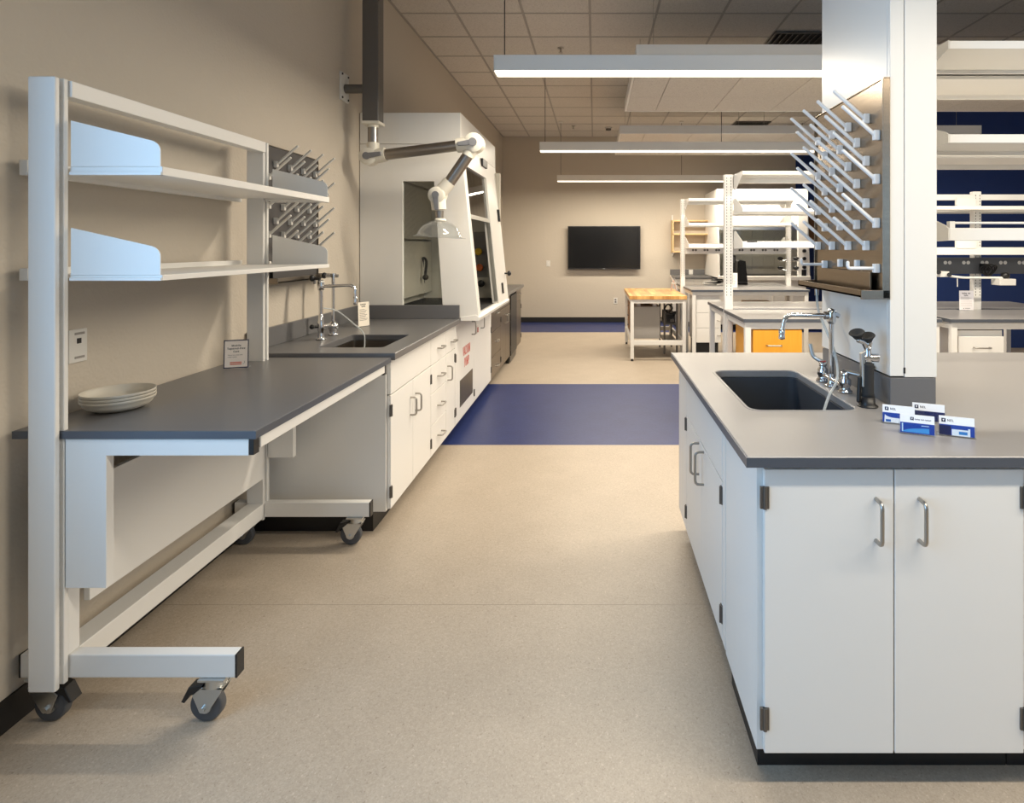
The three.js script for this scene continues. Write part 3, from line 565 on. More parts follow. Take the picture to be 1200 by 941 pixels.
  for (const y of [1.18, 1.36, 1.0]) part('outlet_nozzle', [cyl(V(-1.02, y, w - 0.03), V(-1.02, y, w), 0.015)], M.black, t);
  part('service_knob', [cyl(V(fx(1.3) + 0.0, 1.2, 5.98), V(fx(1.2) + 0.03, 1.2, 5.98), 0.008), ball(V(fx(1.2) + 0.045, 1.2, 5.98), 0.026, 0.8, 1, 1)], M.black, t);
}
{ // the cabinet below the hood
  const t = cabinet('hood_base_cabinet', 'white vented cabinet with red lettering under the fume hood', FL, 4.492, 6.05, 0.7, [
    { kind: 'door', u: [4.492, 5.2], v: [0.105, 0.882], vp: [5.1, 0.77], len: 0.11, hinges: [[4.5, 0.62], [4.5, 0.215], [5.192, 0.19]] },
    { kind: 'door', u: [5.2, 6.05], v: [0.105, 0.882], vp: [5.5, 0.77], len: 0.11, hinges: [[6.04, 0.215], [6.04, 0.62]] },
  ], { top: 0.9 });
  const door = t.children[2], gr = part('vent_grille', FL.b(4.65, 5.13, 0.205, 0.415, 0.019, 0.0215, 0), M.hinge, door);
  part('louvres', Array.from({ length: 16 }, (_, k) => FL.b(4.655, 5.125, 0.21 + k * 0.0128, 0.217 + k * 0.0128, 0.021, 0.0245, 0)), M.steelDark, gr, { stuff: true });
  const word = (s, u, v, h, sx) => new TextGeometry(s, { font, size: h, depth: 0.0008, curveSegments: 3 }).scale(sx, 1, 1).translate(u, v, 0.0202).applyMatrix4(FL.m);
  const red = std([0.62, 0.1, 0.07], 0.5);
  part('lettering', [word('VACUUM', 4.76, 0.585, 0.075, 0.62), word('PUMP', 4.81, 0.49, 0.075, 0.62)], red, door, { label: 'red lettering reading vacuum pump' });
  const sw = part('switch_plate', FL.b(5.3, 5.36, 0.69, 0.76, 0.02, 0.026, 0.001), M.plate, t.children[3]);
  part('switch', FL.b(5.317, 5.343, 0.7, 0.745, 0.026, 0.031, 0.001), M.knobRed, sw);
}
{ // steel cabinets beyond the hood, knee space and last cabinet
  cabinet('steel_drawer_cabinet', 'brown-grey metal base cabinet with three drawers beyond the fume hood', FL, 6.06, 6.66, 0.7, [
    ...[[0.105, 0.32], [0.322, 0.58], [0.582, 0.882]].map(v => ({ kind: 'drawer', u: [6.06, 6.66], v, hp: [6.36, v[1] - 0.12] }))], { mat: M.steelDark });
  cabinet('steel_door_cabinet', 'brown-grey metal base cabinet with two doors before the knee space', FL, 6.662, 7.4, 0.7, [
    { kind: 'drawer', u: [6.662, 7.4], v: [0.76, 0.882] },
    { kind: 'door', u: [6.662, 7.03], v: [0.105, 0.757], vp: [6.97, 0.62], hinges: [[6.668, 0.2], [6.668, 0.65]] },
    { kind: 'door', u: [7.03, 7.4], v: [0.105, 0.757], vp: [7.09, 0.62], hinges: [[7.392, 0.2], [7.392, 0.65]] }], { mat: M.steelDark });
  cabinet('end_cabinet', 'brown-grey metal base cabinet at the far end of the left wall run', FL, 8.0, 8.5, 0.7, [
    { kind: 'drawer', u: [8.0, 8.5], v: [0.72, 0.882], hp: [8.25, 0.81] },
    { kind: 'door', u: [8.0, 8.5], v: [0.105, 0.717], hinges: [[8.49, 0.2], [8.49, 0.62]] }], { mat: M.steelDark });
  const t = thing('far_worktop', 'grey worktop beyond the fume hood at the far end of the left wall', 'worktop', V(-1.4, 0.89, 7.3));
  part('slab', box(-1.785, -1.022, 0.888, 0.925, 6.07, 8.53, 0.003), M.top, t);
  part('backsplash', box(-1.785, -1.767, 0.925, 1.03, 6.07, 8.53, 0.003), M.top, t);
  const f = thing('knee_space_shade', 'added black block painting the shaded knee space before the end cabinet', 'shade_block', V(-1.4, 0, 7.7));  // added dark block, paints the shade of an open knee space
  part('body', box(-1.77, -1.075, 0.05, 0.86, 7.42, 7.98, 0.004), M.matteBlack, f);
  part('door', box(-1.074, -1.05, 0.1, 0.85, 7.425, 7.975, 0.004), M.black, f);
  part('base_strip', box(-1.075, -1.062, 0.02, 0.09, 7.43, 7.97, 0.002), M.hinge, f);
  part('foot', [box(-1.12, -1.08, 0, 0.05, 7.44, 7.48), box(-1.12, -1.08, 0, 0.05, 7.92, 7.96), box(-1.74, -1.7, 0, 0.05, 7.44, 7.48), box(-1.74, -1.7, 0, 0.05, 7.92, 7.96)], M.black, f);
}

// ---------------------------------------------------------------- extraction arm
{
  const d = 4.17, X = (px, e = d) => (px - VPX) * e / FOCAL, Y = (py, e = d) => EYE - (py - VPY) * e / FOCAL, P = (px, py, e = d) => V(X(px, e), Y(py, e), e);
  const t = thing('extraction_arm', 'jointed grey extraction arm with clear dome hanging from the ceiling by the fume hood', 'extraction arm', V(X(434), 2.1, d));
  const col = part('ceiling_column', box(X(424.5), X(443.5), Y(142), CEIL_Y, d - 0.005, d + 0.105, 0.006), M.ductGrey, t);
  part('flange', [box(X(423.5), X(444.5), Y(145), Y(141.5), d - 0.01, d + 0.11, 0.003)], M.cream, col);
  const br = part('wall_bracket', cyl(V(X(426), Y(102), d + 0.05), V(WALL_X + 0.012, Y(102), d + 0.05), 0.032, 0.032, 20), M.ductGrey, t);
  part('wall_flange', box(WALL_X, WALL_X + 0.014, Y(117), Y(84), d - 0.02, d + 0.11, 0.002), M.plate, br);
  part('bolt', [[-0.005, 86.5], [0.095, 86.5], [-0.005, 114], [0.095, 114]].map(([e, py]) => cyl(V(WALL_X + 0.013, Y(py), d + e), V(WALL_X + 0.02, Y(py), d + e), 0.008, 0.008, 8)), M.black, br);
  const c = d + 0.05;
  part('drop_tube', cyl(V(X(434), Y(172), c), V(X(434), Y(144), c), 0.036, 0.036, 24), M.alu, t);
  part('collar', cyl(V(X(434), Y(176), c), V(X(434), Y(166), c), 0.043, 0.043, 24), M.cream, t);
  part('collar', cyl(V(X(434), Y(148), c), V(X(434), Y(144), c), 0.04, 0.04, 24), M.cream, t);
  function joint(px, py, rr, tx, ty, e, label) {     // a flat round knuckle, a neck towards (tx, ty) and a lever on its near face
    const a = P(px, py, e), b = P(tx, ty, e), n = b.clone().sub(a).normalize();
    const j = part('joint', [cyl(V(a.x, a.y, e - 0.045), V(a.x, a.y, e + 0.045), rr, rr, 28), cyl(a, b, rr * 0.92, 0.05, 24), lathe([[0, 0.012], [rr * 0.7, 0.01], [rr, 0]], V(a.x, a.y, e - 0.045), 28, new THREE.Vector3(0, 0, 1))], M.cream, t);
    const s = a.clone().addScaledVector(n, 0.0).setZ(-(e - 0.058)), f = a.clone().addScaledVector(n, 0.105).setZ(-(e - 0.05)), side = new THREE.Vector3(-n.y, n.x, 0);
    const q = (v, k) => [v.x + side.x * k, v.y + side.y * k];
    part('lever', [cyl(V(a.x, a.y, e - 0.07), V(a.x, a.y, e - 0.055), rr * 0.42, rr * 0.42, 20), upXY(poly([q(s, 0.02), q(f, 0.013), q(f, -0.013), q(s, -0.02)]), e - 0.068, 0.02, 0.002)], M.lever, j);
  }
  const e2 = d - 0.02;
  joint(433, 184, 0.06, 452, 181, c, 'lower');
  part('arm_tube', cyl(P(450, 181.5, c), P(537.5, 170.5, e2), 0.039, 0.039, 28), M.alu, t);
  joint(556, 168, 0.068, 535.5, 170.8, e2);
  part('elbow', cyl(P(556, 168, e2), P(548, 183, e2), 0.05, 0.045, 24), M.cream, t);
  part('arm_tube', cyl(P(549.5, 180.5, e2), P(524.5, 217, e2), 0.04, 0.04, 28), M.alu, t);
  part('elbow', [cyl(P(527, 213, e2), P(513, 229, e2), 0.046, 0.05, 24)], M.cream, t);
  joint(513, 229, 0.058, 514.5, 246, e2);
  part('nozzle_tube', [cyl(P(515, 256, e2), P(515, 247, e2), 0.028, 0.03, 20)], M.alu, t);
  const top = P(516, 259, e2), R = 0.17;
  part('dome', lathe([[0.03, 0.012], [0.042, 0.0], [0.085, -0.012], [0.122, -0.04], [0.145, -0.08], [0.155, -0.102], [R + 0.012, -0.112], [R + 0.012, -0.116], [0.152, -0.108], [0.142, -0.082], [0.119, -0.044], [0.083, -0.016], [0.03, -0.004]], top, 40, new THREE.Vector3(0.06, 1, 0)), M.clear, t);
  part('dome_collar', [lathe([[0, 0.018], [0.034, 0.018], [0.04, 0.006], [0.04, -0.004], [0, -0.004]], top, 24)], M.cream, t);
}

// ---------------------------------------------------------------- the sink island
const IX = 0.46, ITOP = 0.912, ID0 = 1.614;        // carcass planes: left face, counter height, front face
const FI = face('left', IX, 0), FF = face('front', 0, ID0);
// on the left face u = -d
cabinet('island_sink_cabinet', 'white island cabinet with two doors under the deep grey sink', FI, -2.845, -1.998, 0.5, [
  { kind: 'filler', u: [-2.042, -1.998], v: [0.105, 0.876] },
  { kind: 'false_front', u: [-2.845, -2.045], v: [0.66, 0.876] },
  { kind: 'door', u: [-2.845, -2.445], v: [0.105, 0.657], vp: [-2.5, 0.575], len: 0.13, hinges: [[-2.84, 0.62], [-2.84, 0.2]] },
  { kind: 'door', u: [-2.445, -2.045], v: [0.105, 0.657], vp: [-2.39, 0.575], len: 0.13, hinges: [[-2.05, 0.61], [-2.05, 0.2]] },
], { top: 0.878 });
cabinet('island_end_cabinet', 'narrow white panel-fronted cabinet at the far end of the sink island', FI, -3.095, -2.847, 0.5, [{ kind: 'panel', u: [-3.095, -2.847], v: [0.105, 0.876] }], { top: 0.878 });
cabinet('island_front_cabinet', 'wide white two-door cabinet on the front of the sink island', FF, 0.441, 1.165, 0.38, [
  { kind: 'door', u: [0.455, 0.806], v: [0.104, 0.872], vp: [0.757, 0.735], len: 0.112, hinges: [[0.457, 0.795], [0.457, 0.2]] },
  { kind: 'door', u: [0.806, 1.157], v: [0.104, 0.872], vp: [0.873, 0.735], len: 0.112, hinges: [[1.156, 0.795], [1.156, 0.2]] },
], { top: 0.878, inset: 0.02 });
cabinet('island_right_cabinet', 'white cabinet right of the two-door cabinet on the sink island front', FF, 1.168, 1.9, 0.38, [
  { kind: 'door', u: [1.17, 1.535], v: [0.104, 0.872], vp: [1.487, 0.735], len: 0.112 }, { kind: 'door', u: [1.535, 1.9], v: [0.104, 0.872], vp: [1.583, 0.735], len: 0.112 }], { top: 0.878 });
cabinet('island_corner_cabinet', 'white cabinet at the right end of the sink island front', FF, 1.902, 2.6, 0.38, [
  { kind: 'door', u: [1.902, 2.25], v: [0.104, 0.872], vp: [2.2, 0.735], len: 0.112 }, { kind: 'door', u: [2.25, 2.6], v: [0.104, 0.872], vp: [2.3, 0.735], len: 0.112 }], { top: 0.878 });
cabinet('island_back_cabinet', 'white cabinet in the core of the sink island behind the right doors', face('front', 0, 2.05), 0.98, 2.6, 1.04, [], { top: 0.878 });
{
  const t = thing('island_worktop', 'grey island worktop with large rounded sink cut-out and thin edge', 'worktop', V(1.5, ITOP - 0.03, 2.35));
  const s = poly([[0.405, 1.572], [2.64, 1.572], [2.64, 3.122], [0.405, 3.122]]);
  s.holes.push(rounded(0.535, 0.9, 2.02, 2.66, 0.05, THREE.Path));
  const slab = part('slab', flatXD(s, ITOP - 0.029, 0.029, 0.0025, 10), M.topLit, t);
  part('shaded_edge', [box(0.402, 2.643, ITOP - 0.028, ITOP - 0.002, 1.569, 1.572, 0), box(0.402, 0.405, ITOP - 0.028, ITOP - 0.002, 1.572, 3.125, 0), box(2.64, 2.643, ITOP - 0.028, ITOP - 0.002, 1.572, 3.125, 0), box(0.405, 2.64, ITOP - 0.028, ITOP - 0.002, 3.122, 3.125, 0)], M.edge, slab);  // added dark strips against the brightened top, shade put into their colour
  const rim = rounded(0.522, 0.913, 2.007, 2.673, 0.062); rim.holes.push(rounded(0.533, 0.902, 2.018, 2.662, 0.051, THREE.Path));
  part('sink_rim', flatXD(rim, ITOP - 0.004, 0.0055, 0.0012, 10), M.topLit, t);
}
basin('island_sink', 'deep dark blue-grey rounded sink set in the island worktop', 0.541, 0.894, 2.026, 2.654, ITOP - 0.029, 0.2, 0.045, M.sink, M.chrome);

{ // white service column standing on the island
  const t = thing('service_column', 'white panelled service column rising from the sink island to the ceiling', 'column', V(1.11, ITOP, 2.38));
  const d0 = 2.07, d1 = 2.69, x0 = 1.032, x1 = 1.196, y0 = 1.017, xs = 1.082;
  part('front_panel', box(x0, xs - 0.0012, y0, CEIL_Y, d0, d0 + 0.02, 0.002), M.white, t);
  part('front_panel', box(xs + 0.0012, x1, y0 - 0.004, CEIL_Y, d0, d0 + 0.02, 0.002), M.white, t);
  part('side_panel', box(x0, x0 + 0.02, y0, CEIL_Y, d0 + 0.021, d1, 0.002), M.white, t);
  part('side_panel', box(x1 - 0.02, x1, y0, CEIL_Y, d0 + 0.021, d1, 0.002), M.white, t);
  part('back_panel', box(x0 + 0.021, x1 - 0.021, y0, CEIL_Y, d1 - 0.02, d1, 0.002), M.white, t);
  part('base', [box(x0 + 0.002, x1 - 0.002, ITOP, y0 - 0.006, d0 + 0.002, d1 - 0.002, 0.002)], M.top, t);
  part('latch', box(xs - 0.003, xs + 0.003, y0 + 0.01, y0 + 0.03, d0 - 0.002, d0 + 0.004, 0), M.black, t);
}
dryingRack('stainless steel drying rack with white pegs on the service column', 1.03, -1, 2.078, 1.288, 0.63, 0.77, M.steel, M.steel, M.peg);
{ // drain tube of that rack
  const t = thing('drain_tube', 'clear plastic drain tube hanging from the steel drying rack into the island sink', 'tube', V(0.95, 1.26, 2.58));
  part('tubing', hose([V(0.97, 1.268, 2.588), V(0.955, 1.2, 2.53), V(0.955, 1.05, 2.36), V(0.93, 0.965, 2.27), V(0.87, 0.915, 2.2), V(0.82, 0.85, 2.14)], 0.0055, 50), M.tubing, t);
}
{ // island tap
  const y = ITOP, r = V(0.945, y, 2.365), t = thing('gooseneck_tap', 'chrome tap with long spout and blade handles on the sink island', 'tap', r), o = (x, h, d) => V(0.945 + x, y + h, 2.365 + d);
  part('riser', [lathe([[0, 0], [0.026, 0], [0.026, 0.008], [0.014, 0.014], [0.012, 0.05], [0, 0.05]], r, 20), cyl(o(0, 0.04, 0), o(0, 0.27, 0), 0.0095, 0.0095, 14), lathe([[0, 0], [0.013, 0], [0.018, 0.012], [0.018, 0.04], [0.014, 0.058], [0, 0.062]], o(0, 0.25, 0), 18)], M.chrome, t);
  part('spout', [tube([o(0, 0.283, 0), o(-0.185, 0.285, 0), o(-0.198, 0.22, 0)], 0.0088, 0.06, 12, 16), lathe([[0.007, 0], [0.0125, 0.003], [0.0125, 0.016], [0.0095, 0.02], [0.0125, 0.024], [0.0125, 0.04], [0, 0.043]], o(-0.198, 0.187, 0), 16)], M.chrome, t);
  part('vacuum_breaker', [cyl(o(-0.028, 0.283, 0), o(-0.012, 0.283, 0), 0.016, 0.016, 14), cyl(o(0.012, 0.29, 0), o(0.03, 0.28, 0), 0.012, 0.01, 12)], M.chrome, t);
  part('bridge', tube([o(0, 0.03, -0.1), o(0, 0.03, 0.09)], 0.011, 0.02, 10), M.chrome, t);
  for (const [dx, dd, s] of [[0.0, 0.09, 1], [0.012, -0.1, -1]]) {
    const v = part('valve', lathe([[0, 0], [0.027, 0], [0.027, 0.008], [0.02, 0.012], [0.017, 0.022], [0.022, 0.03], [0.022, 0.05], [0.013, 0.06], [0.016, 0.066], [0.016, 0.08], [0, 0.082]], o(dx, 0, dd), 20), M.chrome, t);
    const h = s > 0 ? [o(dx, 0.08, dd), o(dx - 0.03, 0.1, dd + 0.02), o(dx - 0.042, 0.15, dd + 0.03)] : [o(dx, 0.08, dd), o(dx + 0.05, 0.08, dd - 0.06), o(dx + 0.06, 0.12, dd - 0.1)];
    part('blade_handle', new THREE.TubeGeometry(new THREE.CatmullRomCurve3(h), 16, 0.0085, 8, false), s > 0 ? M.zinc : M.satin, v);
    part('index_cap', lathe([[0, 0.004], [0.012, 0.003], [0.0135, 0]], o(dx, 0.082, dd), 14), s > 0 ? M.knobRed : M.black, v);
  }
}
{ // eyewash
  const b = V(0.954, ITOP, 2.07), t = thing('eyewash_station', 'black handheld drench hose eyewash with twin cups on the sink island', 'eyewash', b), o = (x, h, d) => V(0.954 + x, ITOP + h, 2.07 + d);
  part('base', lathe([[0, 0], [0.034, 0], [0.034, 0.004], [0.025, 0.01], [0.023, 0.035], [0, 0.036]], b, 28), M.black, t);
  part('grip', lathe([[0, 0.03], [0.0235, 0.03], [0.02, 0.05], [0.0195, 0.145], [0.021, 0.15], [0, 0.152]], b, 24), M.matteBlack, t);
  part('valve_body', [lathe([[0, 0], [0.014, 0], [0.015, 0.03], [0.011, 0.04], [0.012, 0.06], [0, 0.062]], o(0, 0.148, 0), 18), cyl(o(-0.012, 0.17, 0), o(0.034, 0.17, -0.006), 0.013, 0.015, 18)], M.chrome, t);
  part('squeeze_lever', [upXY(poly([[0.954 - 0.022, ITOP + 0.07], [0.954 - 0.026, ITOP + 0.185], [0.954 - 0.008, ITOP + 0.195], [0.954 - 0.014, ITOP + 0.15], [0.954 - 0.015, ITOP + 0.07]]), 2.06, 0.018, 0.001)], M.zinc, t);
  part('lever_grip', tube([o(-0.032, 0.02, 0), o(-0.028, 0.1, 0)], 0.0075, 0.01, 8), M.black, t);
  const n = part('spray_head', [tube([o(0, 0.2, 0), o(-0.012, 0.226, 0), o(-0.03, 0.232, 0)], 0.011, 0.01, 10), tube([o(0, 0.2, 0), o(0.004, 0.222, 0)], 0.012, 0.01, 10)], M.chrome, t);
  for (const [x, h] of [[-0.034, 0.25], [0.002, 0.238]]) part('eye_cup', lathe([[0, 0], [0.012, 0], [0.02, 0.014], [0.027, 0.022], [0.024, 0.026], [0.015, 0.017], [0, 0.014]], o(x, h - 0.012, 0), 24, new THREE.Vector3(-0.35, 1, 0.3)).scale(1, 1, 1), M.matteBlack, n);
}
{ // four card holders
  const draw = (v) => (g, w, h) => {
    g.fillStyle = '#fdfdff'; g.fillRect(0, 0, w, h);
    const y = h * 0.44; g.fillStyle = v === 1 ? '#0b1f5e' : '#1146a8'; g.fillRect(0, y, w, h - y);
    const logo = (x, yy, s, text, f) => { g.fillStyle = '#1c2340'; g.fillRect(x, yy, s, s); g.fillStyle = '#fdfdff'; g.beginPath(); g.moveTo(x + s * 0.25, yy + s * 0.3); g.lineTo(x + s * 0.75, yy + s * 0.2); g.lineTo(x + s * 0.5, yy + s * 0.85); g.fill(); g.fillStyle = '#2b2d38'; g.font = f; g.fillText(text, x + s * 1.35, yy + s * 0.8); };
    if (v === 2) { logo(w * 0.3, h * 0.13, h * 0.17, '', '10px sans-serif'); g.fillStyle = '#55586a'; greek(g, w * 0.43, h * 0.2, w * 0.5, h * 0.07, [0.3, 0.2, 0.35]); }
    else logo(w * 0.07, h * 0.12, h * 0.2, 'NEL', 'bold ' + Math.round(h * 0.17) + 'px sans-serif');
    if (v === 0) { g.fillStyle = '#ffffff'; g.beginPath(); g.moveTo(w * 0.05, h); g.lineTo(w * 0.07, h * 0.55); g.quadraticCurveTo(w * 0.15, h * 0.72, w * 0.4, h * 0.72); g.lineTo(w, h * 0.74); g.lineTo(w, h); g.fill(); g.fillStyle = '#1a66b8'; g.fillRect(w * 0.1, h * 0.83, w * 0.16, h * 0.13); }
    if (v === 2) { g.fillStyle = '#4aa3e6'; g.beginPath(); g.moveTo(w * 0.05, h * 0.95); g.quadraticCurveTo(w * 0.2, h * 0.72, w * 0.85, h * 0.68); g.lineTo(w * 0.85, h * 0.95); g.fill(); g.fillStyle = '#d6ebfb'; g.fillRect(w * 0.05, h * 0.5, w * 0.04, h * 0.44); g.fillRect(w * 0.62, h * 0.54, w * 0.22, h * 0.04); }
    if (v === 3) { g.fillStyle = '#0a1c55'; g.fillRect(0, h * 0.5, w * 0.34, h * 0.5); g.fillStyle = '#f6fbff'; g.fillRect(w * 0.36, h * 0.66, w * 0.5, h * 0.34); g.fillRect(w * 0.82, h * 0.58, w * 0.06, h * 0.42); g.fillStyle = '#2c86cf'; g.fillRect(w * 0.56, h * 0.76, w * 0.24, h * 0.16); }
  };
  const spots = [['business card holder with light blue card standing next to the eyewash', 0.955, 1.862, 0], ['business card holder with mostly white and navy card behind the other three', 1.062, 1.885, 1], ['business card holder with centred logo and wave card in front of the other three', 0.957, 1.758, 2], ['business card holder with navy and white card on the right of the group', 1.062, 1.738, 3]];
  for (const [label, x, d, v] of spots) {
    const o = new THREE.Group(); o.name = numbered('card_holder'); o.position.copy(V(x, ITOP, d)); o.rotation.y = -0.42; scene.add(o);
    o.userData = { label, category: 'card holder', group: 'card holders on the island' }; anchors.set(o, new THREE.Vector3());
    const w = 0.098, lean = g => g.rotateX(-0.12);
    part('holder', [lean(box(-w / 2, w / 2, 0.002, 0.034, -0.008, -0.0065, 0)), lean(box(-w / 2, w / 2, 0.002, 0.05, 0.003, 0.0045, 0)), box(-w / 2, w / 2, 0, 0.002, -0.009, 0.03, 0), lean(box(-w / 2, -w / 2 + 0.002, 0.002, 0.034, -0.007, 0.004, 0)), lean(box(w / 2 - 0.002, w / 2, 0.002, 0.034, -0.007, 0.004, 0))], M.acrylic, o);
    part('card_stack', lean(box(-w / 2 + 0.004, w / 2 - 0.004, 0.003, 0.057, -0.003, 0.002, 0)), M.white, o);
    part('card', lean(new THREE.PlaneGeometry(w - 0.008, 0.054).translate(0, 0.03, 0.0033)), canvasMat(384, 230, draw(v), 0.35), o, { keepUV: true });
  }
}

// ---------------------------------------------------------------- double-sided shelf frames
function shelfFrame(name, label, o) {
  const { dc, posts, yTop, yBase = 0, shelves, reach = 0.33, x0, x1, raceY, raceMat = M.paint, postW = 0.072, category = 'shelving' } = o;
  const t = thing(name, label, category, V((x0 + x1) / 2, yBase, dc));
  for (const x of posts) {
    const p = part('post', [box(x - postW / 2, x + postW / 2, yBase, yTop, dc - 0.03, dc + 0.03, 0.004)], M.paint, t);
    for (const s of [-0.018, 0.018]) slotRow(p, x + s, dc - 0.0302, 1.05, yTop - 0.03, 'z');
    for (const s of [-0.012, 0.012]) slotRow(p, x + postW / 2, dc + s, 1.05, yTop - 0.03, 'x');
  }
  part('top_beam', box(x0, x1, yTop - 0.075, yTop - 0.025, dc - 0.02, dc + 0.02, 0.002), M.paint, t);
  for (const { y, lip = 0.03, sides = [-1, 1], drop = 0.07, rod, under } of shelves) for (const s of sides) {
    const a = s < 0 ? dc - reach : dc + 0.035, b = s < 0 ? dc - 0.035 : dc + reach, e = s < 0 ? a : b;
    const sh = part('shelf', [box(x0, x1, y - 0.009, y - 0.001, s < 0 ? a + 0.014 : a, s < 0 ? b : b - 0.014, 0), box(x0, x1, y - lip, y, Math.min(e, e - s * 0.014), Math.max(e, e - s * 0.014), 0.002), box(x0, x1, y - lip * 0.8, y + 0.012, s < 0 ? b - 0.012 : a, s < 0 ? b : a + 0.012, 0.001)], M.paint, t);
    for (const x of [x0 - 0.004, x1 + 0.001]) part('end_bracket', upDY(under ? poly([[s < 0 ? b + 0.02 : a - 0.02, y + 0.004], [e, y + 0.002], [e, y - lip], [s < 0 ? a + 0.04 : b - 0.04, y - lip - 0.01], [s < 0 ? b - 0.06 : a + 0.06, y - lip - 0.1], [s < 0 ? b + 0.02 : a - 0.02, y - lip - 0.1]]) : s < 0 ? poly([[b + 0.02, y - lip - 0.01], [b + 0.02, y + 0.1], [b - 0.05, y + 0.1], [a + 0.02, y + 0.012], [a, y], [a, y - lip]]) : poly([[a - 0.02, y - lip - 0.01], [b, y - lip], [b, y], [b - 0.02, y + 0.012], [a + 0.05, y + 0.1], [a - 0.02, y + 0.1]]), x, 0.003), M.paint, sh);
    if (rod && s < 0) {
      part('guard_rod', tube([V(x0 + 0.02, y + 0.02, e + 0.012), V(x1, y + 0.02, e + 0.012)], 0.0045, 0.01, 8, 3), M.paint, sh);
      part('rod_post', [box(x0 + 0.002, x0 + 0.022, y - lip * 0.2, y + 0.026, e + 0.002, e + 0.022, 0.001)], M.paint, sh);
    }
  }
  if (raceY) {
    const r = part('power_raceway', box(x0, x1, raceY[0], raceY[1], dc - 0.06, dc + 0.06, 0.003), raceMat, t);
    for (let x = x0 + 0.12, k = 0; x < x1 - 0.1; x += 0.16, k++) part('socket_pair', [-0.019, 0.019].map(s => lathe([[0, 0.003], [0.014, 0.003], [0.016, 0]], V(x + s, raceY[1] - (raceY[1] - raceY[0]) * 0.3, dc - 0.06), 14, new THREE.Vector3(0, 0, 1))), raceMat === M.raceway ? M.plate : M.greyPlastic, r);
  }
  return t;
}
shelfFrame('island_shelving', 'white double-sided shelf frame standing on the sink island beside the column', {
  dc: 2.55, posts: [1.245, 2.58], yTop: 2.3, yBase: ITOP, x0: 1.3, x1: 2.54, reach: 0.38,
  shelves: [{ y: 2.225, lip: 0.03, under: true }, { y: 1.882, lip: 0.032 }, { y: 1.537, lip: 0.045, rod: true, sides: [-1] }],
});

// ---------------------------------------------------------------- the bench islands behind
function table(name, label, x0, x1, d0, d1, y, opt = {}) {
  const t = thing(name, label, 'bench', V((x0 + x1) / 2, 0, (d0 + d1) / 2)), th = opt.th ?? 0.028, lw = 0.045, ah = 0.05, ins = 0.012;
  const wt = part('worktop', box(x0, x1, y - th, y, d0, d1, 0.003), opt.topMat ?? M.topLit, t);
  if (!opt.topMat) part('shaded_edge', [box(x0, x1, y - th + 0.001, y - 0.002, d0 - 0.003, d0, 0), box(x0 - 0.003, x0, y - th + 0.001, y - 0.002, d0 - 0.003, d1, 0)], M.edge, wt);  // added strips that paint the bench edges as shaded
  const yy = y - th - 0.001, xa = x0 + ins, xb = x1 - ins, da = d0 + ins, db = d1 - ins;
  for (const [x, d] of [[xa, da], [xb - lw, da], [xa, db - lw], [xb - lw, db - lw]]) {
    const l = part('leg', box(x, x + lw, 0.03, yy, d, d + lw, 0.003), M.paint, t);
    part('foot', [cyl(V(x + lw / 2, 0, d + lw / 2), V(x + lw / 2, 0.03, d + lw / 2), 0.018, 0.012, 12)], M.black, l);
  }
  part('apron', box(xa + lw, xb - lw, yy - ah, yy, da + 0.004, da + 0.03, 0.002), M.paint, t);
  part('apron', box(xa + lw, xb - lw, yy - ah, yy, db - 0.03, db - 0.004, 0.002), M.paint, t);
  part('apron', box(xa + 0.004, xa + 0.03, yy - ah, yy, da + lw, db - lw, 0.002), M.paint, t);
  part('apron', box(xb - 0.03, xb - 0.004, yy - ah, yy, da + lw, db - lw, 0.002), M.paint, t);
  if (opt.stretcher) { const s = opt.stretcher; part('stretcher', box(xa + lw, xb - lw, s, s + 0.06, da + 0.006, da + 0.036, 0.002), M.paint, t); part('stretcher', box(xa + lw, xb - lw, s, s + 0.06, db - 0.036, db - 0.006, 0.002), M.paint, t); part('stretcher', box(xa + 0.006, xa + 0.036, s, s + 0.06, da + lw, db - lw, 0.002), M.paint, t); part('stretcher', box(xb - 0.036, xb - 0.006, s, s + 0.06, da + lw, db - lw, 0.002), M.paint, t); }
  return t;
}
const BY = 0.925;
table('bench_table', 'grey-topped white bench over the yellow drawer unit behind the sink island', 1.125, 2.62, 4.465, 5.14, BY);
table('bench_table', 'grey-topped white bench behind the yellow drawer bench, back to back with it', 1.125, 2.62, 5.22, 5.885, BY);
table('bench_table', 'grey-topped white bench with white drawer and small sign right of the column', 2.68, 4.12, 4.455, 5.14, BY);
table('bench_table', 'grey-topped white bench back to back with the white drawer bench', 2.68, 4.12, 5.22, 5.9, BY);
function pedestal(label, x0, x1, d0, d1, y0, y1, fronts, mat, bodyMat, pull) {
  const t = thing('drawer_unit', label, 'drawer unit', V((x0 + x1) / 2, y0, (d0 + d1) / 2)), F = face('front', 0, d0 + 0.02);
  part('carcass', box(x0 + 0.002, x1 - 0.002, y0, y1, d0 + 0.02, d1, 0.001), bodyMat, t);
  fronts.forEach(([a, b]) => { const p = part('drawer', F.b(x0, x1, a + 0.0015, b - 0.0015, 0.0005, 0.019, 0.002), mat, t); if (pull) part('handle', hpull(F, (x0 + x1) / 2 + (pull.off ?? 0), a + (b - a) * pull.v, pull.len), M.satin, p); });
  part('base', box(x0 + 0.02, x1 - 0.02, 0, y0, d0 + 0.06, d1 - 0.02, 0), M.matteBlack, t);
}
pedestal('bright yellow wooden drawer unit under the bench behind the sink island', 1.2, 1.57, 4.485, 5.05, 0.3, 0.842, [[0.3, 0.64], [0.645, 0.84]], M.yellow, M.yellow, { v: 0.4, len: 0.11, off: -0.03 });
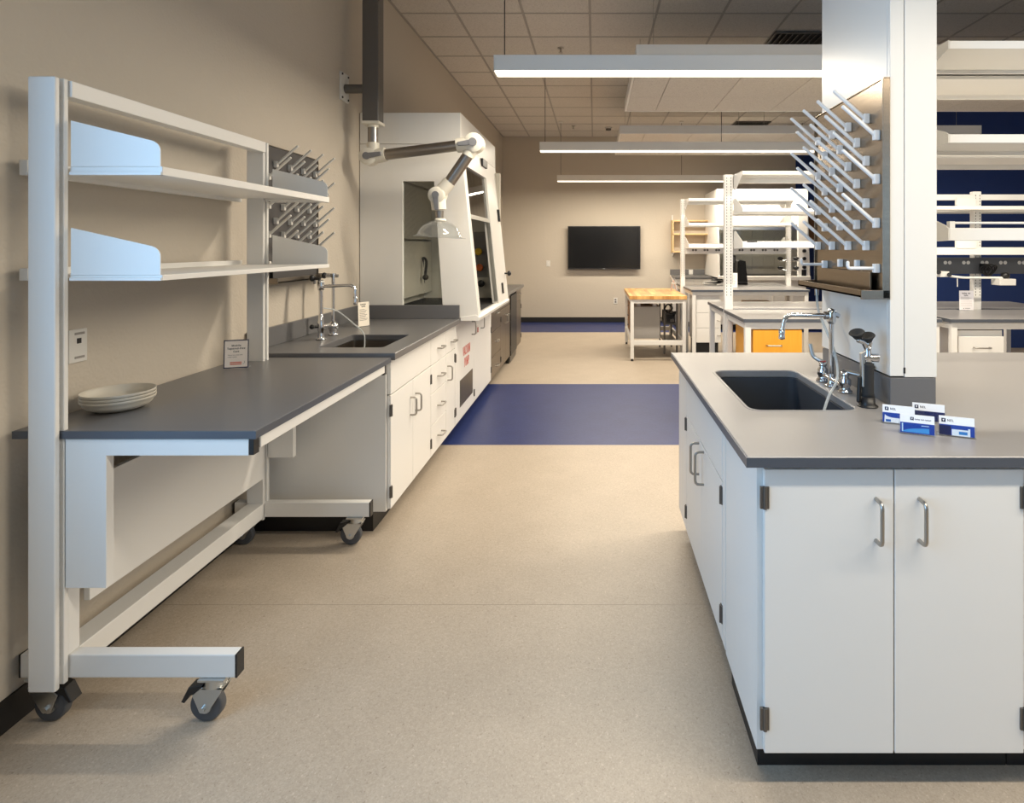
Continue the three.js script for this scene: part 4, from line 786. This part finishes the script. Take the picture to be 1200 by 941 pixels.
pedestal('white drawer unit under the bench right of the column', 2.755, 3.1, 4.485, 5.05, 0.1, 0.835, [[0.1, 0.4], [0.402, 0.62], [0.622, 0.79]], M.lam, M.lam, { v: 0.5, len: 0.12 });
shelfFrame('bench_shelving', 'tall white shelf frame on the bench with the yellow drawer unit', {
  dc: 5.18, posts: [1.166, 2.58], yTop: 2.098, x0: 1.215, x1: 2.53, reach: 0.33,
  shelves: [{ y: 2.09, lip: 0.03, under: true }, { y: 1.785, lip: 0.03 }, { y: 1.505, lip: 0.045 }],
});
shelfFrame('bench_shelving', 'white shelf frame with grey socket strip above the small sign right of the column', {
  dc: 5.18, posts: [2.72, 3.33, 4.08], yTop: 1.95, x0: 2.77, x1: 4.03, reach: 0.3, postW: 0.065, raceY: [1.235, 1.373], raceMat: M.raceway,
  shelves: [{ y: 1.805, lip: 0.03, sides: [-1, 1] }, { y: 1.452, lip: 0.05, sides: [-1] }],
});
{
  const fr = scene.children[scene.children.length - 1], rc = (y0, y1) => upXY(rounded(3.13, 3.298, y0, y1, 0.018), 5.12, 0.03, 0.002);
  part('gusset_plate', rc(1.82, 1.892), M.paint, fr); part('gusset_plate', rc(1.455, 1.56), M.paint, fr);
}
signHolder('white printed sign in a clear stand on the bench before the blue wall', V((1131 - VPX) * 5.08 / FOCAL, BY, 5.06), 0, 0.128, 0.172, (g, w, h) => {
  g.fillStyle = '#e9e4e4'; g.fillRect(0, 0, w, h); g.fillStyle = '#c9c6cc'; g.fillRect(0, 0, w, h * 0.45); g.fillStyle = '#33343c'; greek(g, 50, 36, 150, 24, [0.6, 0.35]); greek(g, 84, 72, 90, 24, [0.9]);
  for (let i = 0; i < 3; i++) { g.fillStyle = '#77777c'; g.fillRect(26, 112 + i * 16, 150 + 40 * (i % 2), 6); }
  for (let i = 0; i < 5; i++) { g.fillStyle = '#b0a8a4'; g.fillRect(30, 176 + i * 24, 196, 4); } g.fillStyle = '#444'; g.fillRect(70, 308, 14, 14); g.fillRect(100, 310, 90, 7);
}, 0.02);
{ // jointed instrument arm clamped below the socket strip
  const d = 4.98, P = (px, py, e = d) => V((px - VPX) * e / FOCAL, EYE - (py - VPY) * e / FOCAL, e);
  const t = thing('task_light_arm', 'flat white jointed arm with black knuckles below the grey socket strip', 'arm', P(1140, 324));
  part('clamp', [box(P(1100, 0).x, P(1111, 0).x, P(0, 324.5).y, P(0, 318).y, d - 0.02, d + 0.14, 0.003)], M.plate, t);
  part('knuckle', [cyl(P(1100, 319, d - 0.035), P(1100, 319, d + 0.02), 0.018)], M.black, t);
  part('knuckle', [cyl(P(1112.5, 322, d - 0.05), P(1112.5, 322, d + 0.02), 0.018)], M.black, t);
  part('bar', [tube([P(1113, 323.5), P(1129, 325.5), P(1175, 325.5)], 0.01, 0.05, 10)], M.paint, t);
  part('knuckle', ball(P(1178, 323), 0.034, 1, 0.9, 1), M.black, t);
  part('head', [box(P(1166, 0).x, P(1185, 0).x, P(0, 334).y, P(0, 326.5).y, d - 0.06, d + 0.05, 0.004)], M.plate, t);
  part('pull_cord', cyl(P(1122, 336), P(1122, 325), 0.004, 0.004, 6), M.plate, t);
  const k = thing('cable_coil', 'small black coil of cable hanging on the grey socket strip', 'cable', P(1156, 316, 5.09));
  part('coil', [0, 1, 2, 3].map(i => new THREE.TorusGeometry(0.035 + i * 0.006, 0.006, 6, 20).rotateY(0.3 * i - 0.4).rotateX(0.2 * i).translate(P(1154 + i * 3, 317 - i, 5.06).x, P(0, 316 + i % 2, 5.06).y, -5.06)), M.black, k);
  part('plug', [box(P(1150, 0, 5.09).x, P(1157, 0, 5.09).x, P(0, 317, 5.09).y, P(0, 309, 5.09).y, 5.06, 5.12, 0.004)], M.black, k);
}

// bench island further back
table('bench_table', 'grey-topped white bench with white drawers beside the butcher block table', 1.225, 2.72, 7.49, 8.17, BY);
table('bench_table', 'grey-topped white bench behind the white-drawer bench near the back wall', 1.225, 2.72, 8.24, 8.92, BY);
pedestal('white three-drawer unit under the bench next to the butcher block table', 1.29, 1.6, 7.52, 8.1, 0.25, 0.845, [[0.25, 0.435], [0.437, 0.63], [0.632, 0.8]], M.lam, M.lam, { v: 0.5, len: 0.03, off: 0.13 });
pedestal('pale wooden drawer unit under the middle of the back bench island', 2.0, 2.35, 7.6, 8.1, 0.25, 0.74, [[0.25, 0.5], [0.502, 0.74]], M.wood, M.wood, { v: 0.6, len: 0.1 });
shelfFrame('bench_shelving', 'white shelf frame with slotted posts on the bench next to the butcher block table', {
  dc: 8.2, posts: [1.216, 2.68], yTop: 2.125, postW: 0.06, x0: 1.25, x1: 2.64, reach: 0.34, raceY: [1.37, 1.445],
  shelves: [{ y: 2.112, lip: 0.035, under: true }, { y: 1.785, lip: 0.035 }, { y: 1.5, lip: 0.045 }],
});
{ // things on that bench
  const d = 8.6, P = (px, py, e = d) => V((px - VPX) * e / FOCAL, EYE - (py - VPY) * e / FOCAL, e);
  const c = thing('black_case', 'tall black padded case standing on the back bench behind a white card', 'case', V(P(866, 0).x, BY, d));
  part('body', upXY(poly([[P(862, 0).x, BY], [P(874.5, 0).x, BY], [P(872, 0).x, P(0, 306).y], [P(866, 0).x, P(0, 304.5).y], [P(863, 0).x, P(0, 306).y]]), d - 0.1, 0.22, 0.01), M.matteBlack, c);
  part('zip', upXY(poly([[P(862.4, 0).x, BY + 0.03], [P(873.6, 0).x, BY + 0.03], [P(873.6, 0).x, BY + 0.036], [P(862.4, 0).x, BY + 0.036]]), d - 0.103, 0.004), M.hinge, c);
  const m = thing('black_box', 'small black instrument box on the back bench beside the shelf post', 'instrument', V(P(857, 0, 8.4).x, BY, 8.45));
  part('body', box(P(853, 0, 8.4).x, P(861.5, 0, 8.4).x, BY, P(0, 299, 8.4).y, 8.36, 8.5, 0.01), M.black, m);
  part('panel', box(P(854, 0, 8.36).x, P(860.5, 0, 8.36).x, P(0, 308, 8.36).y, P(0, 301, 8.36).y, 8.355, 8.361, 0), M.greyPlastic, m);
  signHolder('white printed card in a stand before the black box on the back bench', V(P(860, 0, 7.8).x, BY, 7.8), 0, 0.1, 0.2, (g, w, h) => { g.fillStyle = '#f4efe6'; g.fillRect(0, 0, w, h); g.fillStyle = '#7a7570'; for (let i = 0; i < 9; i++) g.fillRect(30, 60 + i * 44, 120 + (i * 53) % 70, 10); }, 0.03);
  const k = thing('cable_bundle', 'black and white cable bundle lying on the back bench worktop', 'cable', V(P(837, 0, 8.4).x, BY, 8.4));
  const loop = (dx, r, s) => new THREE.TorusGeometry(r, 0.012, 8, 28).rotateX(Math.PI / 2 - 0.1 * s).translate(P(837, 0, 8.4).x + dx, BY + 0.02 + 0.012 * s, -8.42);
  part('black_cable', [loop(0.0, 0.09, 1), loop(0.03, 0.075, 2), loop(0.05, 0.09, 3)], M.black, k);
  part('white_cable', [loop(-0.06, 0.09, 0), loop(-0.04, 0.1, 1.6)], M.plate, k);
  // gas and vacuum valves on the second post
  for (const [px, py, label] of [[915.5, 303, 'upper black-handled service valve on the left of the back shelf post'], [915.5, 314, 'lower black-handled service valve on the left of the back shelf post'], [934, 303, 'upper black-handled service valve on the right of the back shelf post'], [934, 314, 'lower black-handled service valve on the right of the back shelf post']]) {
    const e = 8.1, s = px < 925 ? -1 : 1, q = P(px, py, e), v = thing('service_valve', label, 'valve', V(2.68 + s * 0.036, q.y, 8.17));
    part('stem', [cyl(V(2.68 + s * 0.036, q.y - 0.03, 8.17), V(q.x, q.y - 0.03, 8.17), 0.011), cyl(V(q.x, q.y - 0.03, 8.17), V(q.x, q.y - 0.03, e - 0.04), 0.009)], M.chrome, v);
    part('handle', [ball(V(q.x, q.y, 8.14), 0.036, 1.1, 0.7, 1), cyl(V(q.x, q.y - 0.03, 8.14), V(q.x, q.y, 8.14), 0.012)], M.black, v);
  }
  const h = thing('black_clip', 'small black clip lying on the lowest shelf of the yellow-drawer bench frame', 'clip', V(P(880, 0, 4.85).x, 1.5, 4.87));
  part('body', [cyl(V(P(876, 0, 4.85).x, 1.512, 4.862), V(P(884, 0, 4.85).x, 1.512, 4.862), 0.008), box(P(880, 0, 4.85).x, P(888, 0, 4.85).x, 1.506, 1.518, 4.858, 4.878, 0.003)], M.black, h);
}

// ---------------------------------------------------------------- butcher block table and what is under it
{
  const t = table('butcher_block_table', 'white steel table with a butcher block wooden top near the back wall', 0.445, 1.182, 7.58, 8.98, 0.838, { th: 0.045, topMat: M.butcher, stretcher: 0.205 });
  t.userData.category = 'table';
  const u = thing('drawer_unit', 'drawer unit with brown wooden fronts under the butcher block table', 'drawer unit', V(0.66, 0.27, 8.3)), F = face('left', 0.51, 0);
  part('carcass', box(0.512, 0.85, 0.27, 0.69, 7.72, 8.88, 0.002), M.midGrey, u);
  part('hanger', [box(0.55, 0.6, 0.69, 0.745, 7.75, 8.85), box(0.76, 0.81, 0.69, 0.745, 7.75, 8.85)], M.paint, u);
  for (let i = 0; i < 3; i++) for (let j = 0; j < 2; j++) { const p = part('drawer', F.b(-8.88 + j * 0.58, -8.305 + j * 0.58, 0.275 + i * 0.14, 0.405 + i * 0.14, 0.001, 0.018, 0.002), M.drawerWood, u); part('knob', ball(F.p(-8.59 + j * 0.58, 0.34 + i * 0.14, 0.026), 0.012), M.hinge, p); }
  const r = thing('equipment_rack', 'grey metal equipment rack with cables under the butcher block table', 'rack', V(1.06, 0, 8.4));
  for (const [x, d] of [[0.955, 8.12], [1.125, 8.12], [0.955, 8.7], [1.125, 8.7]]) part('leg', box(x - 0.012, x + 0.012, 0, 0.72, d - 0.012, d + 0.012, 0.001), M.ductGrey, r);
  for (const y of [0.16, 0.4]) part('shelf', box(0.95, 1.13, y, y + 0.016, 8.11, 8.71, 0.001), M.ductGrey, r);
  const p = thing('power_unit', 'dark grey power unit on the rack under the butcher block table', 'power unit', V(1.06, 0.416, 8.35));
  part('case', box(0.975, 1.11, 0.417, 0.56, 8.13, 8.6, 0.006), M.greyPlastic, p);
  part('vent_panel', box(0.985, 1.1, 0.43, 0.54, 8.126, 8.131, 0), M.black, p);
  const c = thing('cable_loop', 'black looped power cable on the dark unit under the butcher block table', 'cable', V(1.02, 0.57, 8.2));
  part('loops', [hose([V(0.95, 0.62, 8.1), V(1.0, 0.68, 8.1), V(1.06, 0.63, 8.1), V(1.0, 0.57, 8.1), V(0.95, 0.62, 8.1)], 0.011), hose([V(0.98, 0.6, 8.09), V(1.04, 0.55, 8.09), V(1.1, 0.58, 8.09), V(1.07, 0.5, 8.09), V(1.02, 0.47, 8.1)], 0.011)], M.black, c);
  part('plug', box(1.03, 1.08, 0.44, 0.48, 8.08, 8.12, 0.004), M.greyPlastic, c);
  const s = thing('clamp_stand', 'small pale pink clamp stand on the corner of the butcher block table', 'stand', V(1.13, 0.838, 8.5));
  part('legs', [cyl(V(1.09, 0.839, 8.5), V(1.13, 0.99, 8.5), 0.008), cyl(V(1.17, 0.839, 8.5), V(1.13, 0.99, 8.5), 0.008)], std([0.7, 0.5, 0.45], 0.5), s);
  part('clamp', [box(1.1, 1.17, 0.93, 0.955, 8.48, 8.52, 0.004), cyl(V(1.13, 0.97, 8.5), V(1.08, 1.06, 8.5), 0.008)], M.plate, s);
}

// ---------------------------------------------------------------- along the back wall: wall bench, wooden shelf, second hood
{
  cabinet('wall_bench_cabinet', 'white base cabinet under the grey counter on the back wall', face('front', 0, 10.8), 1.48, 2.12, 0.69, [{ kind: 'door', u: [1.48, 1.8], v: [0.105, 0.88], vp: [1.76, 0.75] }, { kind: 'door', u: [1.8, 2.12], v: [0.105, 0.88], vp: [1.84, 0.75] }]);
  const b = thing('wall_worktop', 'dark grey counter with backsplash on the back wall right of the television', 'worktop', V(1.8, 0.89, 11.1));
  part('slab', box(1.46, 2.13, 0.888, BY, 10.75, 11.49, 0.003), M.top, b);
  part('backsplash', box(1.46, 2.13, BY, 1.03, 11.47, 11.492, 0.003), M.top, b);
  const o = thing('wall_plate', 'white socket box on the dark backsplash of the back wall counter', 'wall plate', V(1.855, 0.92, 11.45));
  part('plate', box(1.82, 1.9, 0.93, 1.025, 11.45, 11.4695, 0.003), M.plate, o);
  part('socket', box(1.845, 1.875, 0.95, 1.0, 11.446, 11.451, 0.002), M.white, o);
  const w = thing('wall_shelf', 'pale wooden wall shelf with three boards on white brackets right of the television', 'shelf', V(1.87, 1.36, 11.3)), P = (px, py, e) => [(px - VPX) * e / FOCAL, EYE - (py - VPY) * e / FOCAL];
  const xs0 = P(787.5, 0, 11.3)[0], xs1 = P(837.5, 0, 11.3)[0];
  for (const y of [P(0, 259, 11.3)[1], P(0, 274.5, 11.25)[1], P(0, 295, 11.3)[1]]) part('shelf_board', box(xs0, xs1, y - 0.012, y + 0.014, 11.2, 11.485, 0.002), M.wood, w);
  part('side_board', box(xs0, xs0 + 0.02, 1.37, 1.95, 11.2, 11.46, 0.002), M.wood, w);
  for (const x of [xs0 + 0.03, xs1 - 0.08]) {
    const s = part('wall_standard', box(x - 0.012, x + 0.012, 1.3, 2.08, 11.47, 11.487, 0.001), M.paint, w);
    for (const y of [P(0, 259, 11.3)[1], P(0, 274.5, 11.25)[1], P(0, 295, 11.3)[1]]) part('bracket', upDY(poly([[11.48, y - 0.013], [11.48, y - 0.09], [11.22, y - 0.03], [11.22, y - 0.013]]), x - 0.003, 0.006), M.paint, s);
  }
  // second hood, facing the camera
  const d0 = 10.3, d1 = 11.49, x0 = 2.14, x1 = 3.73, top = 2.48, t = thing('fume_hood', 'white fume hood with black knobs on its right post against the back wall', 'fume hood', V(2.93, 0.9, 10.9));
  const sideShape = (x, th) => upDY(poly([[d0 - 0.04, 0.93], [d1, 0.93], [d1, top], [d0 + 0.06, top], [d0 + 0.06, 2.26]]), x, th, 0.002);
  part('side_panel', sideShape(x0, 0.03), M.white, t);
  part('side_panel', sideShape(x1 - 0.03, 0.03), M.white, t);
  part('header_panel', box(x0 + 0.03, x1 - 0.03, 2.28, top, d0 + 0.06, d0 + 0.09, 0.002), M.white, t);
  part('sash_header', box(x0 + 0.03, x1 - 0.2, 1.86, 2.275, d0 + 0.04, d0 + 0.06, 0.002), M.white, t);
  const pst = part('fixture_post', box(x1 - 0.2, x1 - 0.031, 0.95, 2.275, d0 - 0.02, d0 + 0.04, 0.003), M.white, t);
  for (const py of [294, 303, 313]) part('knob', [cyl(V(3.63, EYE - (py - VPY) * 10.28 / FOCAL, d0 - 0.06), V(3.63, EYE - (py - VPY) * 10.28 / FOCAL, d0 - 0.02), 0.03)], M.black, pst);
  part('socket', box(3.59, 3.67, EYE - 35 * 10.28 / FOCAL, EYE - 27 * 10.28 / FOCAL, d0 - 0.03, d0 - 0.02, 0.001), M.black, pst);
  part('roof', box(x0 + 0.03, x1 - 0.03, top - 0.02, top, d0 + 0.09, d1, 0.002), M.white, t);
  part('sill', box(x0, x1, 0.885, 0.96, d0 - 0.08, d0 + 0.02, 0.01), M.white, t);
  part('sash_bar', [box(x0 + 0.031, x1 - 0.201, 1.42, 1.46, d0 + 0.01, d0 + 0.035, 0.003), box(x0 + 0.031, x1 - 0.201, 1.76, 1.86, d0 + 0.015, d0 + 0.035, 0.002)], M.zinc, t);
  part('sash_pane', box(x0 + 0.031, x1 - 0.201, 1.46, 1.76, d0 + 0.02, d0 + 0.025, 0), M.glass, t);
  part('work_surface', box(x0 + 0.031, x1 - 0.031, 0.92, 0.945, d0 + 0.02, d1 - 0.05, 0.002), M.top, t);
  part('chamber_liner', [box(x0 + 0.031, x1 - 0.031, 0.945, top - 0.03, d1 - 0.04, d1 - 0.01, 0), box(x0 + 0.031, x1 - 0.031, 2.2, 2.22, d0 + 0.1, d1 - 0.04, 0)], M.liner, t);
  const nx = 7, ny = 4;
  for (let i = 0; i < nx; i++) for (let j = 0; j < ny; j++) { const a = x0 + 0.05 + (x1 - x0 - 0.1) * i / nx, b = x0 + 0.05 + (x1 - x0 - 0.1) * (i + 1) / nx, y = 0.99 + j * 0.29; part('baffle_panel', box(a + 0.006, b - 0.006, y + 0.006, y + 0.284, d1 - 0.052 - 0.004 * ((i + j) % 2), d1 - 0.041, 0.002), M.liner, t); }
  cabinet('hood_base_cabinet', 'white two-door cabinet under the fume hood on the back wall', face('front', 0, 10.42), x0 + 0.02, x1 - 0.02, 1.05, [{ kind: 'door', u: [x0 + 0.02, 2.935], v: [0.105, 0.88], vp: [2.88, 0.77] }, { kind: 'door', u: [2.935, x1 - 0.02], v: [0.105, 0.88], vp: [2.99, 0.77] }]);
  // what stands right of that hood
  const q = thing('wooden_cupboard', 'brown wooden wall cupboard right of the back wall fume hood', 'cupboard', V(4.03, 1.5, 11.3));
  part('body', box(3.8, 4.3, 1.5, 2.05, 11.22, 11.495, 0.003), M.drawerWood, q);
  part('door', box(3.805, 4.05, 1.505, 2.045, 11.2, 11.219, 0.002), M.drawerWood, q);
  part('door', box(4.053, 4.295, 1.505, 2.045, 11.2, 11.219, 0.002), M.drawerWood, q);
}
renderer.render(scene, camera);
